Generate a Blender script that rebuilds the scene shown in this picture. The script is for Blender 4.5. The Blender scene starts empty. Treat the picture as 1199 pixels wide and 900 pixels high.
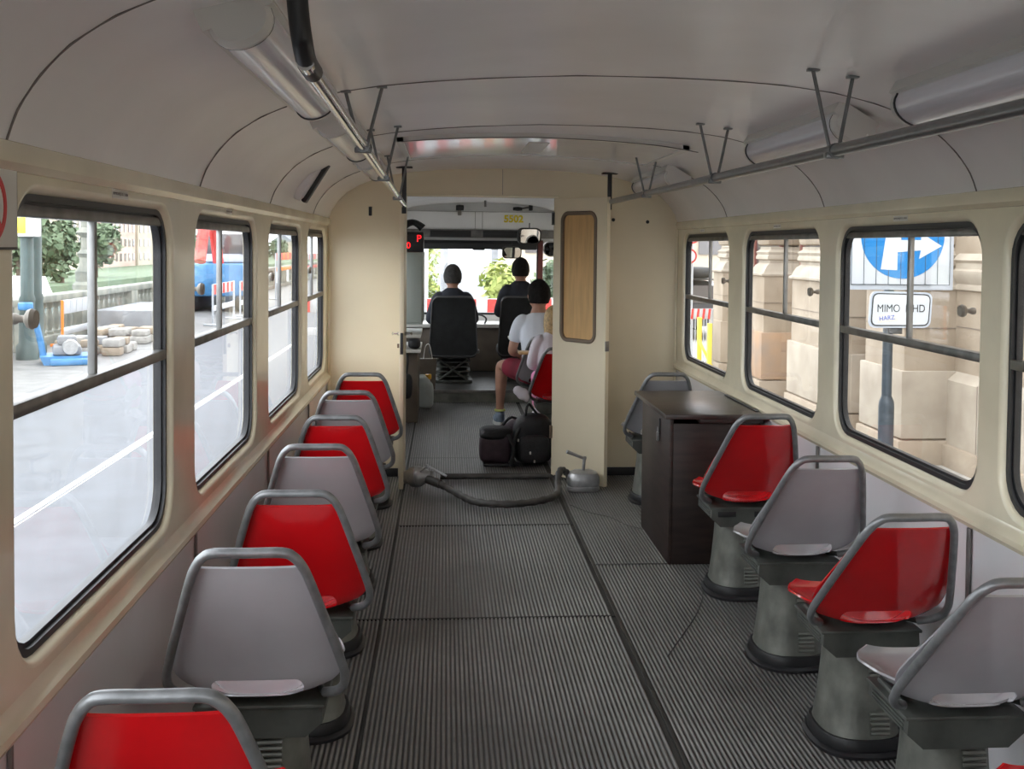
import bpy, bmesh, math, random
from mathutils import Vector, Matrix
random.seed(7)
PI = math.pi
C = bpy.context.scene.collection
SC = bpy.context.scene

# photograph's viewpoint: rays through its pixels, used to measure where distant things stand
F_, CX, CY, ROLL = 1290., 622., 336., .0105
YAW, PITCH = .0776975, .0363773
def basis(yaw, pitch):
    F = Vector((math.sin(yaw)*math.cos(pitch), math.cos(yaw)*math.cos(pitch), -math.sin(pitch))); r = Vector((math.cos(yaw), -math.sin(yaw), 0)); u = r.cross(F)
    c, s = math.cos(ROLL), math.sin(ROLL); return c*r+s*u, -s*r+c*u, F
EYE = Vector((-.395, 0, 1.54)); BAS = basis(YAW, PITCH)
def ray(px, py): return (px-CX)/F_*BAS[0]-(py-CY)/F_*BAS[1]+BAS[2]
def PX(px, d=9.7, py=330): v = ray(px, py); return EYE.x+v.x/v.y*d
def PZ(py, px=1050, d=9.7): v = ray(px, py); return EYE.z+v.z/v.y*d
def LX(px, x, py=400): v = ray(px, py); return v.y/v.x*(x-EYE.x)

# ------------------------------------------------------------------ materials
def M(name, col, rough=.5, metal=0., var=.0, vscale=6., bump=0., bscale=40., spec=.5, coat=0., col2=None, rvar=0., stretch=(1,1,1), emit=None, estr=0.):
    m = bpy.data.materials.new(name); m.use_nodes = True
    nt = m.node_tree; b = nt.nodes['Principled BSDF']
    b.inputs['Base Color'].default_value = (*col, 1); b.inputs['Roughness'].default_value = rough
    b.inputs['Metallic'].default_value = metal; b.inputs['Specular IOR Level'].default_value = spec
    b.inputs['Coat Weight'].default_value = coat; b.inputs['Coat Roughness'].default_value = .08
    if emit: b.inputs['Emission Color'].default_value = (*emit, 1); b.inputs['Emission Strength'].default_value = estr
    tc = nt.nodes.new('ShaderNodeTexCoord'); mp = nt.nodes.new('ShaderNodeMapping'); mp.inputs['Scale'].default_value = stretch
    nt.links.new(tc.outputs['Object'], mp.inputs['Vector'])
    if var > 0 or col2:
        n = nt.nodes.new('ShaderNodeTexNoise'); n.inputs['Scale'].default_value = vscale; n.inputs['Detail'].default_value = 6
        nt.links.new(mp.outputs[0], n.inputs['Vector'])
        r = nt.nodes.new('ShaderNodeValToRGB'); nt.links.new(n.outputs['Fac'], r.inputs[0])
        c2 = col2 if col2 else tuple(max(0, c*(1-var)) for c in col)
        c1 = col if col2 else tuple(min(1, c*(1+var*.5)) for c in col)
        r.color_ramp.elements[0].position = .32; r.color_ramp.elements[1].position = .66
        r.color_ramp.elements[0].color = (*c2, 1); r.color_ramp.elements[1].color = (*c1, 1)
        nt.links.new(r.outputs[0], b.inputs['Base Color'])
        if rvar:
            mr = nt.nodes.new('ShaderNodeMapRange'); mr.inputs[3].default_value = rough-rvar; mr.inputs[4].default_value = rough+rvar
            nt.links.new(n.outputs['Fac'], mr.inputs[0]); nt.links.new(mr.outputs[0], b.inputs['Roughness'])
    if bump > 0:
        n2 = nt.nodes.new('ShaderNodeTexNoise'); n2.inputs['Scale'].default_value = bscale; n2.inputs['Detail'].default_value = 3
        nt.links.new(mp.outputs[0], n2.inputs['Vector'])
        bp = nt.nodes.new('ShaderNodeBump'); bp.inputs['Strength'].default_value = bump; bp.inputs['Distance'].default_value = .01
        nt.links.new(n2.outputs['Fac'], bp.inputs['Height']); nt.links.new(bp.outputs[0], b.inputs['Normal'])
    return m

def glass(name, tint=(.96,.98,.98), refl=1.0, wav=0., haze=.02):
    m = bpy.data.materials.new(name); m.use_nodes = True; nt = m.node_tree; nt.nodes.clear()
    o = nt.nodes.new('ShaderNodeOutputMaterial'); t = nt.nodes.new('ShaderNodeBsdfTransparent'); t.inputs[0].default_value = (*tint, 1)
    g = nt.nodes.new('ShaderNodeBsdfGlossy'); g.inputs['Roughness'].default_value = .02
    geo = nt.nodes.new('ShaderNodeNewGeometry'); dt = nt.nodes.new('ShaderNodeVectorMath'); dt.operation = 'DOT_PRODUCT'
    nt.links.new(geo.outputs['Normal'], dt.inputs[0]); nt.links.new(geo.outputs['Incoming'], dt.inputs[1])
    def mth(op, a, b=None):
        q_ = nt.nodes.new('ShaderNodeMath'); q_.operation = op; nt.links.new(a, q_.inputs[0])
        if b is not None: q_.inputs[1].default_value = b
        return q_.outputs[0]
    v = mth('ABSOLUTE', dt.outputs['Value']); v = mth('MULTIPLY', v, -1); v = mth('ADD', v, 1); v = mth('POWER', v, 5); v = mth('MULTIPLY', v, .8*refl); v = mth('ADD', v, .06*refl)
    mx = nt.nodes.new('ShaderNodeMixShader'); nt.links.new(v, mx.inputs[0])
    d = nt.nodes.new('ShaderNodeBsdfDiffuse'); d.inputs[0].default_value = (.85,.87,.9,1)
    mh = nt.nodes.new('ShaderNodeMixShader'); nt.links.new(t.outputs[0], mh.inputs[1]); nt.links.new(d.outputs[0], mh.inputs[2])
    # patchy white veil mixed into the pane, for glass dirt and hazy views
    tc = nt.nodes.new('ShaderNodeTexCoord'); n = nt.nodes.new('ShaderNodeTexNoise'); n.inputs['Scale'].default_value = 9; n.inputs['Detail'].default_value = 8
    nt.links.new(tc.outputs['Object'], n.inputs['Vector'])
    mr = nt.nodes.new('ShaderNodeMapRange'); mr.inputs[1].default_value = .4; mr.inputs[2].default_value = .75; mr.inputs[3].default_value = haze*.5; mr.inputs[4].default_value = haze*2
    nt.links.new(n.outputs['Fac'], mr.inputs[0]); nt.links.new(mr.outputs[0], mh.inputs[0])
    nt.links.new(mh.outputs[0], mx.inputs[1]); nt.links.new(g.outputs[0], mx.inputs[2]); nt.links.new(mx.outputs[0], o.inputs[0])
    return m

MT = dict(
 cream = M('cream_paint', (.80,.73,.545), .22, var=.10, vscale=3, bump=.06, bscale=14, coat=.35, rvar=.06),
 cream_b = M('cream_board', (.74,.655,.48), .38, var=.06, vscale=1.6, bump=.03, bscale=8),
 panel = M('lilac_grey_laminate', (.75,.745,.76), .25, var=.06, vscale=2.5, bump=.03, bscale=6, coat=.2),
 ceil = M('ceiling_paint', (.80,.775,.765), .33, var=.07, vscale=2.0, bump=.05, bscale=3.5),
 white = M('white_paint', (.86,.86,.85), .4, var=.06, vscale=3),
 seam = M('dark_seam', (.17,.15,.14), .6),
 rubber = M('black_rubber', (.018,.018,.02), .42, var=.3, vscale=20),
 alu = M('window_metal', (.20,.19,.18), .38, metal=.65, var=.3, vscale=14),
 stile = M('sash_stile', (.34,.34,.33), .34, metal=.5, var=.2, vscale=14),
 quay = M('wet_quay', (.20,.195,.185), .55, col2=(.12,.117,.11), vscale=3, bump=.3, bscale=15),
 tube = M('seat_tube_grey', (.24,.245,.25), .36, metal=.45, var=.22, vscale=25, bump=.08, bscale=60),
 rail = M('handrail_grey', (.19,.195,.195), .28, metal=.4, var=.15, vscale=20),
 chrome = M('chrome', (.6,.6,.6), .14, metal=1, var=.1),
 red = M('red_shell', (.62,.006,.010), .16, var=.12, vscale=5, coat=.6),
 grey = M('grey_shell', (.415,.412,.43), .18, var=.08, vscale=5, coat=.5),
 iron = M('pedestal_paint', (.19,.195,.17), .42, metal=.25, var=.45, vscale=9, bump=.15, bscale=50, rvar=.12),
 iron_d = M('box_paint', (.085,.09,.08), .5, metal=.2, var=.35, vscale=10),
 black = M('black_plastic', (.015,.015,.016), .45),
 dkwood = M('dark_brown_board', (.030,.018,.015), .42, var=.5, vscale=3, stretch=(2,2,12), bump=.06, bscale=20),
 dktop = M('dark_brown_top', (.055,.042,.038), .30, var=.5, vscale=5, stretch=(2,9,2), bump=.06, bscale=20),
 wood = M('beech_veneer', (.60,.38,.17), .35, var=.14, vscale=4, stretch=(10,10,1)),
 knobg = M('knob_beige', (.36,.32,.27), .45, var=.2, vscale=30),
 brown = M('brown_gasket', (.15,.105,.07), .5),
 lens = M('lamp_lens', (.74,.73,.78), .2, var=.08, vscale=3, stretch=(40,1,1), bump=.05, bscale=12, coat=.3),
 lampw = M('lamp_base', (.66,.64,.60), .35),
 hose = M('hose_rubber', (.07,.065,.06), .5, var=.4, vscale=16, bump=.35, bscale=25),
 cast = M('cast_aluminium', (.46,.46,.46), .36, metal=.6, var=.25, vscale=16, bump=.15, bscale=40),
 bag = M('black_nylon', (.012,.012,.014), .6, var=.4, vscale=18, bump=.4, bscale=50),
 plum = M('plum_nylon', (.045,.025,.035), .6, var=.3, vscale=18, bump=.3, bscale=50),
 skin = M('skin', (.50,.27,.19), .5, var=.1, vscale=12),
 skin2 = M('skin_pale', (.62,.40,.32), .5, var=.1, vscale=12),
 hair = M('dark_hair', (.012,.010,.009), .75, var=.5, vscale=40, bump=.5, bscale=70, spec=.2),
 hairg = M('greying_hair', (.045,.042,.04), .75, var=.5, vscale=50, bump=.5, bscale=70),
 blond = M('blond_hair', (.55,.38,.18), .5, var=.35, vscale=40, bump=.5, bscale=60),
 navy = M('navy_jacket', (.025,.028,.04), .8, var=.3, vscale=10, bump=.3, bscale=25),
 tee = M('white_tee', (.72,.75,.82), .85, var=.06, vscale=6, bump=.35, bscale=14),
 maroon = M('maroon_shorts', (.20,.012,.03), .8, var=.3, vscale=8, bump=.4, bscale=25),
 pink = M('pink_cloth', (.85,.30,.52), .8, var=.1),
 palew = M('pale_cloth', (.74,.70,.76), .8, var=.1, bump=.3, bscale=20),
 shoe = M('grey_shoe', (.22,.28,.36), .6, var=.3, vscale=20),
 sole = M('shoe_sole', (.6,.62,.6), .6),
 lips = M('lip_skin', (.42,.16,.13), .5),
 lime = M('lime_cuff', (.50,.55,.16), .7),
 yellow = M('yellow_trim', (.85,.68,.08), .5),
 yellow2 = M('yellow_numerals', (.80,.62,.01), .5),
 seatdk = M('dark_seat_fabric', (.022,.024,.026), .75, var=.25, vscale=14, bump=.2, bscale=60),
 seatpipe = M('seat_piping', (.09,.09,.095), .6),
 green = M('cabinet_grey_green', (.40,.44,.40), .4, var=.06),
 brownp = M('brown_panel', (.16,.13,.10), .6, var=.2),
 redled = M('red_segments', (.8,.01,.01), .5, emit=(1,.01,.015), estr=1.2),
 mirror = M('mirror_glass', (.8,.8,.8), .03, metal=1),
 jug = M('milky_plastic', (.50,.56,.55), .35, var=.15, bump=.3, bscale=14),
 orangecap = M('orange_cap', (.8,.45,.03), .4),
 paper = M('white_label', (.66,.64,.58), .5),
 ink = M('black_print', (.03,.03,.03), .5),
 inkg = M('grey_print', (.22,.20,.18), .5),
 redp = M('red_print', (.62,.02,.02), .4),
 blue = M('blue_print', (.01,.20,.52), .35),
 bluep = M('blue_sticker_ink', (.08,.15,.6), .4),
 signw = M('sign_white', (.62,.65,.69), .35),
 alup = M('sign_rim', (.55,.60,.68), .35, metal=.2),
 pole = M('pole_dark_paint', (.055,.07,.085), .38, var=.25, vscale=14, bump=.1),
 stone = M('sandstone', (.37,.30,.225), .85, col2=(.27,.21,.15), vscale=2.2, bump=.35, bscale=18),
 stone2 = M('pale_sandstone', (.43,.37,.295), .85, col2=(.33,.275,.215), vscale=3, bump=.3, bscale=18),
 stone3 = M('ochre_stone', (.40,.25,.15), .85, col2=(.27,.21,.165), vscale=2.5, bump=.3, bscale=18),
 joint = M('stone_joint', (.20,.16,.13), .9),
 maroonp = M('maroon_frame', (.20,.06,.05), .45, var=.2),
 darkglass = M('shop_glass', (.10,.09,.09), .1, spec=.8),
 pave = M('pavement', (.42,.395,.355), .6, col2=(.30,.28,.25), vscale=6, bump=.3, bscale=20),
 road = M('wet_asphalt', (.10,.108,.122), .5, col2=(.045,.05,.06), vscale=2.2, bump=.25, bscale=60, rvar=.14, spec=.35),
 kerb = M('granite_kerb', (.38,.36,.33), .7, var=.3, vscale=8),
 rails = M('tram_rail', (.62,.62,.60), .25, metal=.6),
 balus = M('weathered_stone', (.30,.30,.25), .85, col2=(.16,.17,.15), vscale=3, bump=.3, bscale=12),
 greenp = M('green_grey_post', (.07,.105,.10), .5, var=.2),
 foliage = M('foliage', (.15,.20,.11), .8, col2=(.08,.12,.065), vscale=2.5, bump=.8, bscale=4),
 foliage2 = M('yellow_foliage', (.48,.50,.16), .8, col2=(.24,.33,.08), vscale=2.5, bump=.8, bscale=4),
 bark = M('bark', (.10,.07,.05), .9),
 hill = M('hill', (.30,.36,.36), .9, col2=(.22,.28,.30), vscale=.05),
 house = M('house_cream', (.50,.43,.34), .9, var=.12, vscale=.2),
 house2 = M('house_pink', (.50,.36,.30), .9, var=.12, vscale=.2),
 roof = M('tile_roof', (.52,.20,.13), .9, var=.25),
 slate = M('slate_roof', (.23,.25,.28), .8, var=.2),
 water = M('river', (.16,.20,.21), .15, var=.1, vscale=.3),
 orange = M('orange_plastic', (.95,.25,.03), .5),
 sred = M('site_red', (.75,.05,.04), .45),
 sblue = M('site_blue', (.06,.22,.45), .4, var=.2),
 swhite = M('site_white', (.62,.62,.62), .5),
 concrete = M('concrete', (.26,.265,.275), .85, var=.2, vscale=3, bump=.2),
 galv = M('galvanised', (.55,.57,.6), .4, metal=.5),
 carp = M('car_paint', (.05,.055,.065), .12, metal=.4, coat=1),
 tan = M('tan_board', (.70,.40,.18), .7, var=.2),
)
MT['glass'] = glass('window_glass', haze=.03)
MT['glassL'] = glass('window_glass_hazy', tint=(.97,.99,1.), haze=.075)  # stronger veil put into the left panes to make the view hazy

# floor: ribbed rubber, pale rib tops, dirt in patches
def floor_mat():
    m = M('ribbed_rubber', (.125,.122,.115), .40, rvar=.0)
    nt = m.node_tree; b = nt.nodes['Principled BSDF']
    tc = nt.nodes.new('ShaderNodeTexCoord'); n = nt.nodes.new('ShaderNodeTexNoise'); n.inputs['Scale'].default_value = 1.7; n.inputs['Detail'].default_value = 7
    nt.links.new(tc.outputs['Object'], n.inputs['Vector'])
    r = nt.nodes.new('ShaderNodeValToRGB'); r.color_ramp.elements[0].position = .34; r.color_ramp.elements[1].position = .68
    r.color_ramp.elements[0].color = (.15,.148,.142,1); r.color_ramp.elements[1].color = (.36,.352,.338,1)
    nt.links.new(n.outputs['Fac'], r.inputs[0])
    n3 = nt.nodes.new('ShaderNodeTexNoise'); n3.inputs['Scale'].default_value = 22; n3.inputs['Detail'].default_value = 5
    nt.links.new(tc.outputs['Object'], n3.inputs['Vector'])
    mx = nt.nodes.new('ShaderNodeMixRGB'); mx.blend_type = 'MULTIPLY'; mx.inputs[0].default_value = .55
    nt.links.new(r.outputs[0], mx.inputs[1]); nt.links.new(n3.outputs['Fac'], mx.inputs[2])
    g = nt.nodes.new('ShaderNodeBrightContrast'); g.inputs[1].default_value = .02
    nt.links.new(mx.outputs[0], g.inputs[0])
    # colour darkens with depth between the ribs
    sx = nt.nodes.new('ShaderNodeSeparateXYZ'); nt.links.new(tc.outputs['Object'], sx.inputs[0])
    gz = nt.nodes.new('ShaderNodeMapRange'); gz.inputs[1].default_value = -.0045; gz.inputs[2].default_value = -.0008; nt.links.new(sx.outputs['Z'], gz.inputs[0])
    gm = nt.nodes.new('ShaderNodeMixRGB'); gm.inputs[1].default_value = (.060,.058,.056,1); nt.links.new(gz.outputs[0], gm.inputs[0]); nt.links.new(g.outputs[0], gm.inputs[2])
    nt.links.new(gm.outputs[0], b.inputs['Base Color'])
    mr = nt.nodes.new('ShaderNodeMapRange'); mr.inputs[3].default_value = .26; mr.inputs[4].default_value = .48
    nt.links.new(n.outputs['Fac'], mr.inputs[0]); nt.links.new(mr.outputs[0], b.inputs['Roughness'])
    return m
MT['floor'] = floor_mat()
MT['strip'] = M('worn_strip', (.055,.053,.05), .5, metal=.2, var=.4, vscale=12)
MT['groove'] = M('groove_dark', (.040,.039,.037), .7, var=.3)  # plain dark colour under and between the mats

# ------------------------------------------------------------------ mesh helpers
class MB:
    def __init__(s): s.v = []; s.f = []
    def add(s, vs, fs):
        o = len(s.v); s.v += [tuple(v) for v in vs]; s.f += [tuple(i+o for i in f) for f in fs]; return s
    def box(s, a, b):
        x0,y0,z0 = a; x1,y1,z1 = b
        if x0 > x1: x0,x1 = x1,x0
        if y0 > y1: y0,y1 = y1,y0
        if z0 > z1: z0,z1 = z1,z0
        return s.add([(x0,y0,z0),(x1,y0,z0),(x1,y1,z0),(x0,y1,z0),(x0,y0,z1),(x1,y0,z1),(x1,y1,z1),(x0,y1,z1)],
            [(0,3,2,1),(4,5,6,7),(0,1,5,4),(1,2,6,5),(2,3,7,6),(3,0,4,7)])
    def rbox(s, a, b, r=.004, seg=2):
        bm = bmesh.new(); m = MB().box(a, b)
        vs = [bm.verts.new(v) for v in m.v]; [bm.faces.new([vs[i] for i in f]) for f in m.f]
        r = min(r, *[abs(a[i]-b[i])*.49 for i in range(3)])
        bmesh.ops.bevel(bm, geom=bm.edges[:], offset=r, segments=seg, affect='EDGES', profile=.5)
        bm.verts.index_update(); s.add([v.co[:] for v in bm.verts], [[v.index for v in f.verts] for f in bm.faces]); bm.free(); return s
    def loft(s, loops, cap=True, closed=True):
        n = len(loops[0]); vs = [p for L in loops for p in L]; fs = []
        for k in range(len(loops)-1):
            for i in range(n if closed else n-1):
                j = (i+1) % n
                fs.append((k*n+i, k*n+j, (k+1)*n+j, (k+1)*n+i))
        if cap: fs.append(tuple(range(n))[::-1]); fs.append(tuple((len(loops)-1)*n+i for i in range(n)))
        return s.add(vs, fs)
    def tube(s, path, r, n=10, cap=True, closed=False):
        path = [Vector(p) for p in path]; loops = []; up = None
        m = len(path)
        for i, p in enumerate(path):
            if closed: t = (path[(i+1) % m]-path[i-1])
            else: t = (path[min(i+1,m-1)]-path[max(i-1,0)])
            t.normalize()
            if up is None:
                up = Vector((0,0,1)) if abs(t.z) < .9 else Vector((1,0,0))
            a = t.cross(up); 
            if a.length < 1e-4: a = t.cross(Vector((0,1,0)))
            a.normalize(); b = a.cross(t).normalized(); up = b
            rr = r[i] if isinstance(r, (list,tuple)) else r
            loops.append([tuple(p+rr*(math.cos(2*PI*k/n)*a+math.sin(2*PI*k/n)*b)) for k in range(n)])
        if closed: loops.append(loops[0])
        return s.loft(loops, cap and not closed)
    def lathe(s, prof, c=(0,0,0), n=24, axis='z', sq=None):
        loops = []
        for r, h in prof:
            L = []
            for k in range(n):
                a = 2*PI*k/n; ca, sa = math.cos(a), math.sin(a); rr = r
                if sq: rr = r/((abs(ca)**sq+abs(sa)**sq)**(1/sq))
                p = (rr*ca, rr*sa, h)
                if axis == 'x': p = (h, rr*ca, rr*sa)
                if axis == 'y': p = (rr*sa, h, rr*ca)
                L.append((p[0]+c[0], p[1]+c[1], p[2]+c[2]))
            loops.append(L)
        return s.loft(loops)
    def prism(s, poly, d0, d1, axis='y'):
        def q(p, d): return (p[0], d, p[1]) if axis == 'y' else ((d, p[0], p[1]) if axis == 'x' else (p[0], p[1], d))
        return s.loft([[q(p, d0) for p in poly], [q(p, d1) for p in poly]])
    def plate(s, outer, holes, d0, d1, axis='x'):
        bm = bmesh.new()
        def q(p, d): return Vector((p[0], d, p[1]) if axis == 'y' else ((d, p[0], p[1]) if axis == 'x' else (p[0], p[1], d)))
        es = []
        for L in [outer]+holes:
            vs = [bm.verts.new(q(p, d0)) for p in L]
            es += [bm.edges.new((vs[i], vs[(i+1) % len(vs)])) for i in range(len(vs))]
        bmesh.ops.triangle_fill(bm, use_beauty=True, use_dissolve=False, edges=es)
        r = bmesh.ops.extrude_face_region(bm, geom=bm.faces[:])
        dv = q((0,0), d1)-q((0,0), d0)
        bmesh.ops.translate(bm, verts=[g for g in r['geom'] if isinstance(g, bmesh.types.BMVert)], vec=dv)
        bmesh.ops.recalc_face_normals(bm, faces=bm.faces)
        bm.verts.index_update(); s.add([v.co[:] for v in bm.verts], [[v.index for v in f.verts] for f in bm.faces]); bm.free(); return s
    def xf(s, mat):
        s.v = [tuple(mat @ Vector(v)) for v in s.v]; return s
    def merge(s, o): return s.add(o.v, o.f)
    def build(s, name, mat, parent=None, sharp=35, recalc=True, loc=None):
        me = bpy.data.meshes.new(name); me.from_pydata(s.v, [], s.f)
        bm = bmesh.new(); bm.from_mesh(me)
        if recalc: bmesh.ops.recalc_face_normals(bm, faces=bm.faces)
        lim = math.radians(sharp)
        for f in bm.faces: f.smooth = True
        for e in bm.edges:
            if len(e.link_faces) == 2 and e.calc_face_angle(0) > lim: e.smooth = False
        bm.to_mesh(me); bm.free()
        return link(name, me, mat, parent, loc)
def link(name, me, mat, parent=None, loc=None):
    o = bpy.data.objects.new(name, me); C.objects.link(o)
    if mat is not None:
        me.materials.clear(); me.materials.append(MT[mat] if isinstance(mat, str) else mat)
    if parent: o.parent = parent
    if loc: o.location = loc
    return o
def tag(o, label=None, cat=None, group=None, kind=None):
    if label: o['label'] = label
    if cat: o['category'] = cat
    if group: o['group'] = group
    if kind: o['kind'] = kind
    return o
def empty(name, loc=(0,0,0), rz=0, **k):
    o = bpy.data.objects.new(name, None); C.objects.link(o); o.location = loc; o.rotation_euler = (0,0,rz); o.empty_display_size = .1
    return tag(o, **k)
def rebase(o):   # put a one-mesh thing's origin at its base
    me = o.data; xs = [v.co.x for v in me.vertices]; ys = [v.co.y for v in me.vertices]; zs = [v.co.z for v in me.vertices]
    c = Vector(((min(xs)+max(xs))/2, (min(ys)+max(ys))/2, min(zs))); me.transform(Matrix.Translation(-c)); o.location = o.location + c; return o
def copy_tree(o, parent=None):
    c = o.copy(); C.objects.link(c)
    if parent: c.parent = parent
    for ch in o.children: copy_tree(ch, c)
    return c
def evalmesh(o, name=None):
    dg = bpy.context.evaluated_depsgraph_get(); dg.update()
    me = bpy.data.meshes.new_from_object(o.evaluated_get(dg)); me.name = name or o.name; return me
def rrect(a0, b0, a1, b1, r, n=6):
    pts = []
    for cx_, cy_, s in ((a1-r, b1-r, 0), (a0+r, b1-r, PI/2), (a0+r, b0+r, PI), (a1-r, b0+r, 1.5*PI)):
        for k in range(n+1):
            a = s+PI/2*k/n; pts.append((cx_+r*math.cos(a), cy_+r*math.sin(a)))
    return pts
def smooth(path, n=6):   # catmull-rom
    P = [Vector(p) for p in path]; out = []
    for i in range(len(P)-1):
        p0 = P[max(i-1,0)]; p1 = P[i]; p2 = P[i+1]; p3 = P[min(i+2,len(P)-1)]
        for k in range(n):
            t = k/n; out.append(.5*((2*p1)+(-p0+p2)*t+(2*p0-5*p1+4*p2-p3)*t*t+(-p0+3*p1-3*p2+p3)*t**3))
    out.append(P[-1]); return [tuple(p) for p in out]
def text(body, size, mat, parent, loc, rot, name='lettering', depth=.001, sx=1., bold=0.):
    cu = bpy.data.curves.new(name, 'FONT'); cu.offset = bold; cu.body = body; cu.size = size; cu.extrude = depth; cu.align_x = 'CENTER'; cu.align_y = 'CENTER'
    t = bpy.data.objects.new(name, cu); C.objects.link(t); t.scale = (sx,1,1)
    me = evalmesh(t, name); bpy.data.objects.remove(t)
    me.transform(Matrix.Diagonal((sx,1,1,1)))
    o = link(name, me, mat, parent); o.location = loc; o.rotation_euler = rot; return o

# ------------------------------------------------------------------ the car body (setting)
XW = 1.17; YB = 7.36; YR = -3.4; YF = 13.1
PROF = [(0,2.06),(.27,2.053),(.45,2.043),(.60,2.03),(.75,2.007),(.87,1.975),(.97,1.935),(1.05,1.885),(1.105,1.83),(1.145,1.77),(1.17,1.70)]
PR = [(-x, z) for x, z in PROF[::-1]][:-1] + PROF
PR = [p[:2] for p in [(q[0], q[1]) for q in PR]]
# ceiling sheet
mb = MB(); out = [(x*1.03, z+.03) for x, z in PR]
mb.loft([[(x, y, z) for x, z in PR+out[::-1]] for y in (YR, YB, YF)]); ce = mb.build('ceiling', 'ceil'); tag(ce, kind='structure')
def seam_arc(yl, yr, name, r=.0022):
    pts = []
    for i, (x, z) in enumerate(PR): 
        y = yl+(yr-yl)*(x+XW)/(2*XW); pts.append((x*.998, y, z-.0015))
    o = MB().tube(smooth(pts, 3), r, 6).build(name, 'seam'); tag(o, kind='structure')
for i, (a, b) in enumerate([(.45,.2),(2.0,1.75),(3.52,3.14),(4.90,4.45),(6.47,6.03)]): seam_arc(a, b, 'trim_%d' % (i+1))

# side walls
WL = [(-2.2,-1.1),(-.8,.35),(.62,1.78),(2.06,3.2),(3.50,4.6),(4.93,6.02),(6.3,7.22),(7.9,8.9),(9.3,10.3),(10.7,11.7),(12.0,12.8)]  # foremost window pair added, out of view, to brighten the cab
WR = [(-2.2,-1.1),(-.9,.2),(.40,1.5),(1.78,2.975),(3.13,4.31),(4.53,5.71),(6.02,7.18),(7.9,8.9),(9.3,10.3),(10.7,11.7),(12.0,12.8)]
ZT = 1.63
def side(s, wins, zb, zled, name):
    X0 = s*XW
    outer = [(YR,zled),(YF,zled),(YF,1.71),(YR,1.71)]
    holes = [rrect(a-.02, zb-.02, b+.02, ZT+.02, .13) for a, b in wins]
    mb = MB().plate(outer, holes, X0, X0+s*.012, 'x')
    # soft pressed reveals
    for a, b in wins:
        loops = []
        for t in (0, 15, 30, 50, 70, 90):
            e = .02*(1-math.sin(math.radians(t))) ; xx = X0+s*(.026*(1-math.cos(math.radians(t))))
            loops.append([(xx, p[0], p[1]) for p in rrect(a-e, zb-e, b+e, ZT+e, .13-.02+e)])
        loops.append([(X0+s*.050, p[0], p[1]) for p in rrect(a, zb, b, ZT, .11)])
        mb.loft(loops, cap=False)
    mb.plate(outer, [rrect(a, zb, b, ZT, .11) for a, b in wins], X0+s*.046, X0+s*.054, 'x')
    # sill moulding and lower skin
    pr = [(0,zled-.012),(-.014,zled-.010),(-.022,zled+.004),(-.020,zled+.018),(-.006,zled+.032),(0,zled+.05),(.03,zled+.05),(.03,zled-.012)]
    mb.loft([[(X0+s*p[0], y, p[1]) for p in pr] for y in (YR, YF)])
    o = mb.build(name, 'cream', sharp=30); tag(o, kind='structure')
    lo = MB().box((X0+s*.006, YR, -.02), (X0+s*.054, YF, zled-.005)).build('%s_lower_panel' % name, 'panel'); lo.parent = o
    # cornice between wall and ceiling
    pr = [(0,1.665),(-.006,1.667),(-.016,1.68),(-.018,1.70),(-.012,1.716),(.02,1.73),(.03,1.665)]
    c = MB().loft([[(X0+s*p[0], y, p[1]) for p in pr] for y in (YR, YF)]).build('trim_%s' % ('11' if s < 0 else '12'), 'cream', sharp=30); tag(c, kind='structure')
    return o
wl = side(-1, WL, .745, .655, 'wall_left')
wr = side(1, WR, .815, .735, 'wall_right')
# joint strips of the lower panels
def strips(s, ys, zt, i0, w, mt):
    for i, y in enumerate(ys):
        tag(MB().rbox((s*(XW+.004), y-w, .03), (s*(XW-.004), y+w, zt-.02), .002).build('trim_%d' % (i0+i), mt), kind='structure')
strips(-1, [2.02, 3.5, 4.92, 6.35], .655, 20, .006, 'seam')
strips(1, [1.75, 3.15, 4.5, 5.95], .735, 30, .011, 'alu')

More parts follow.
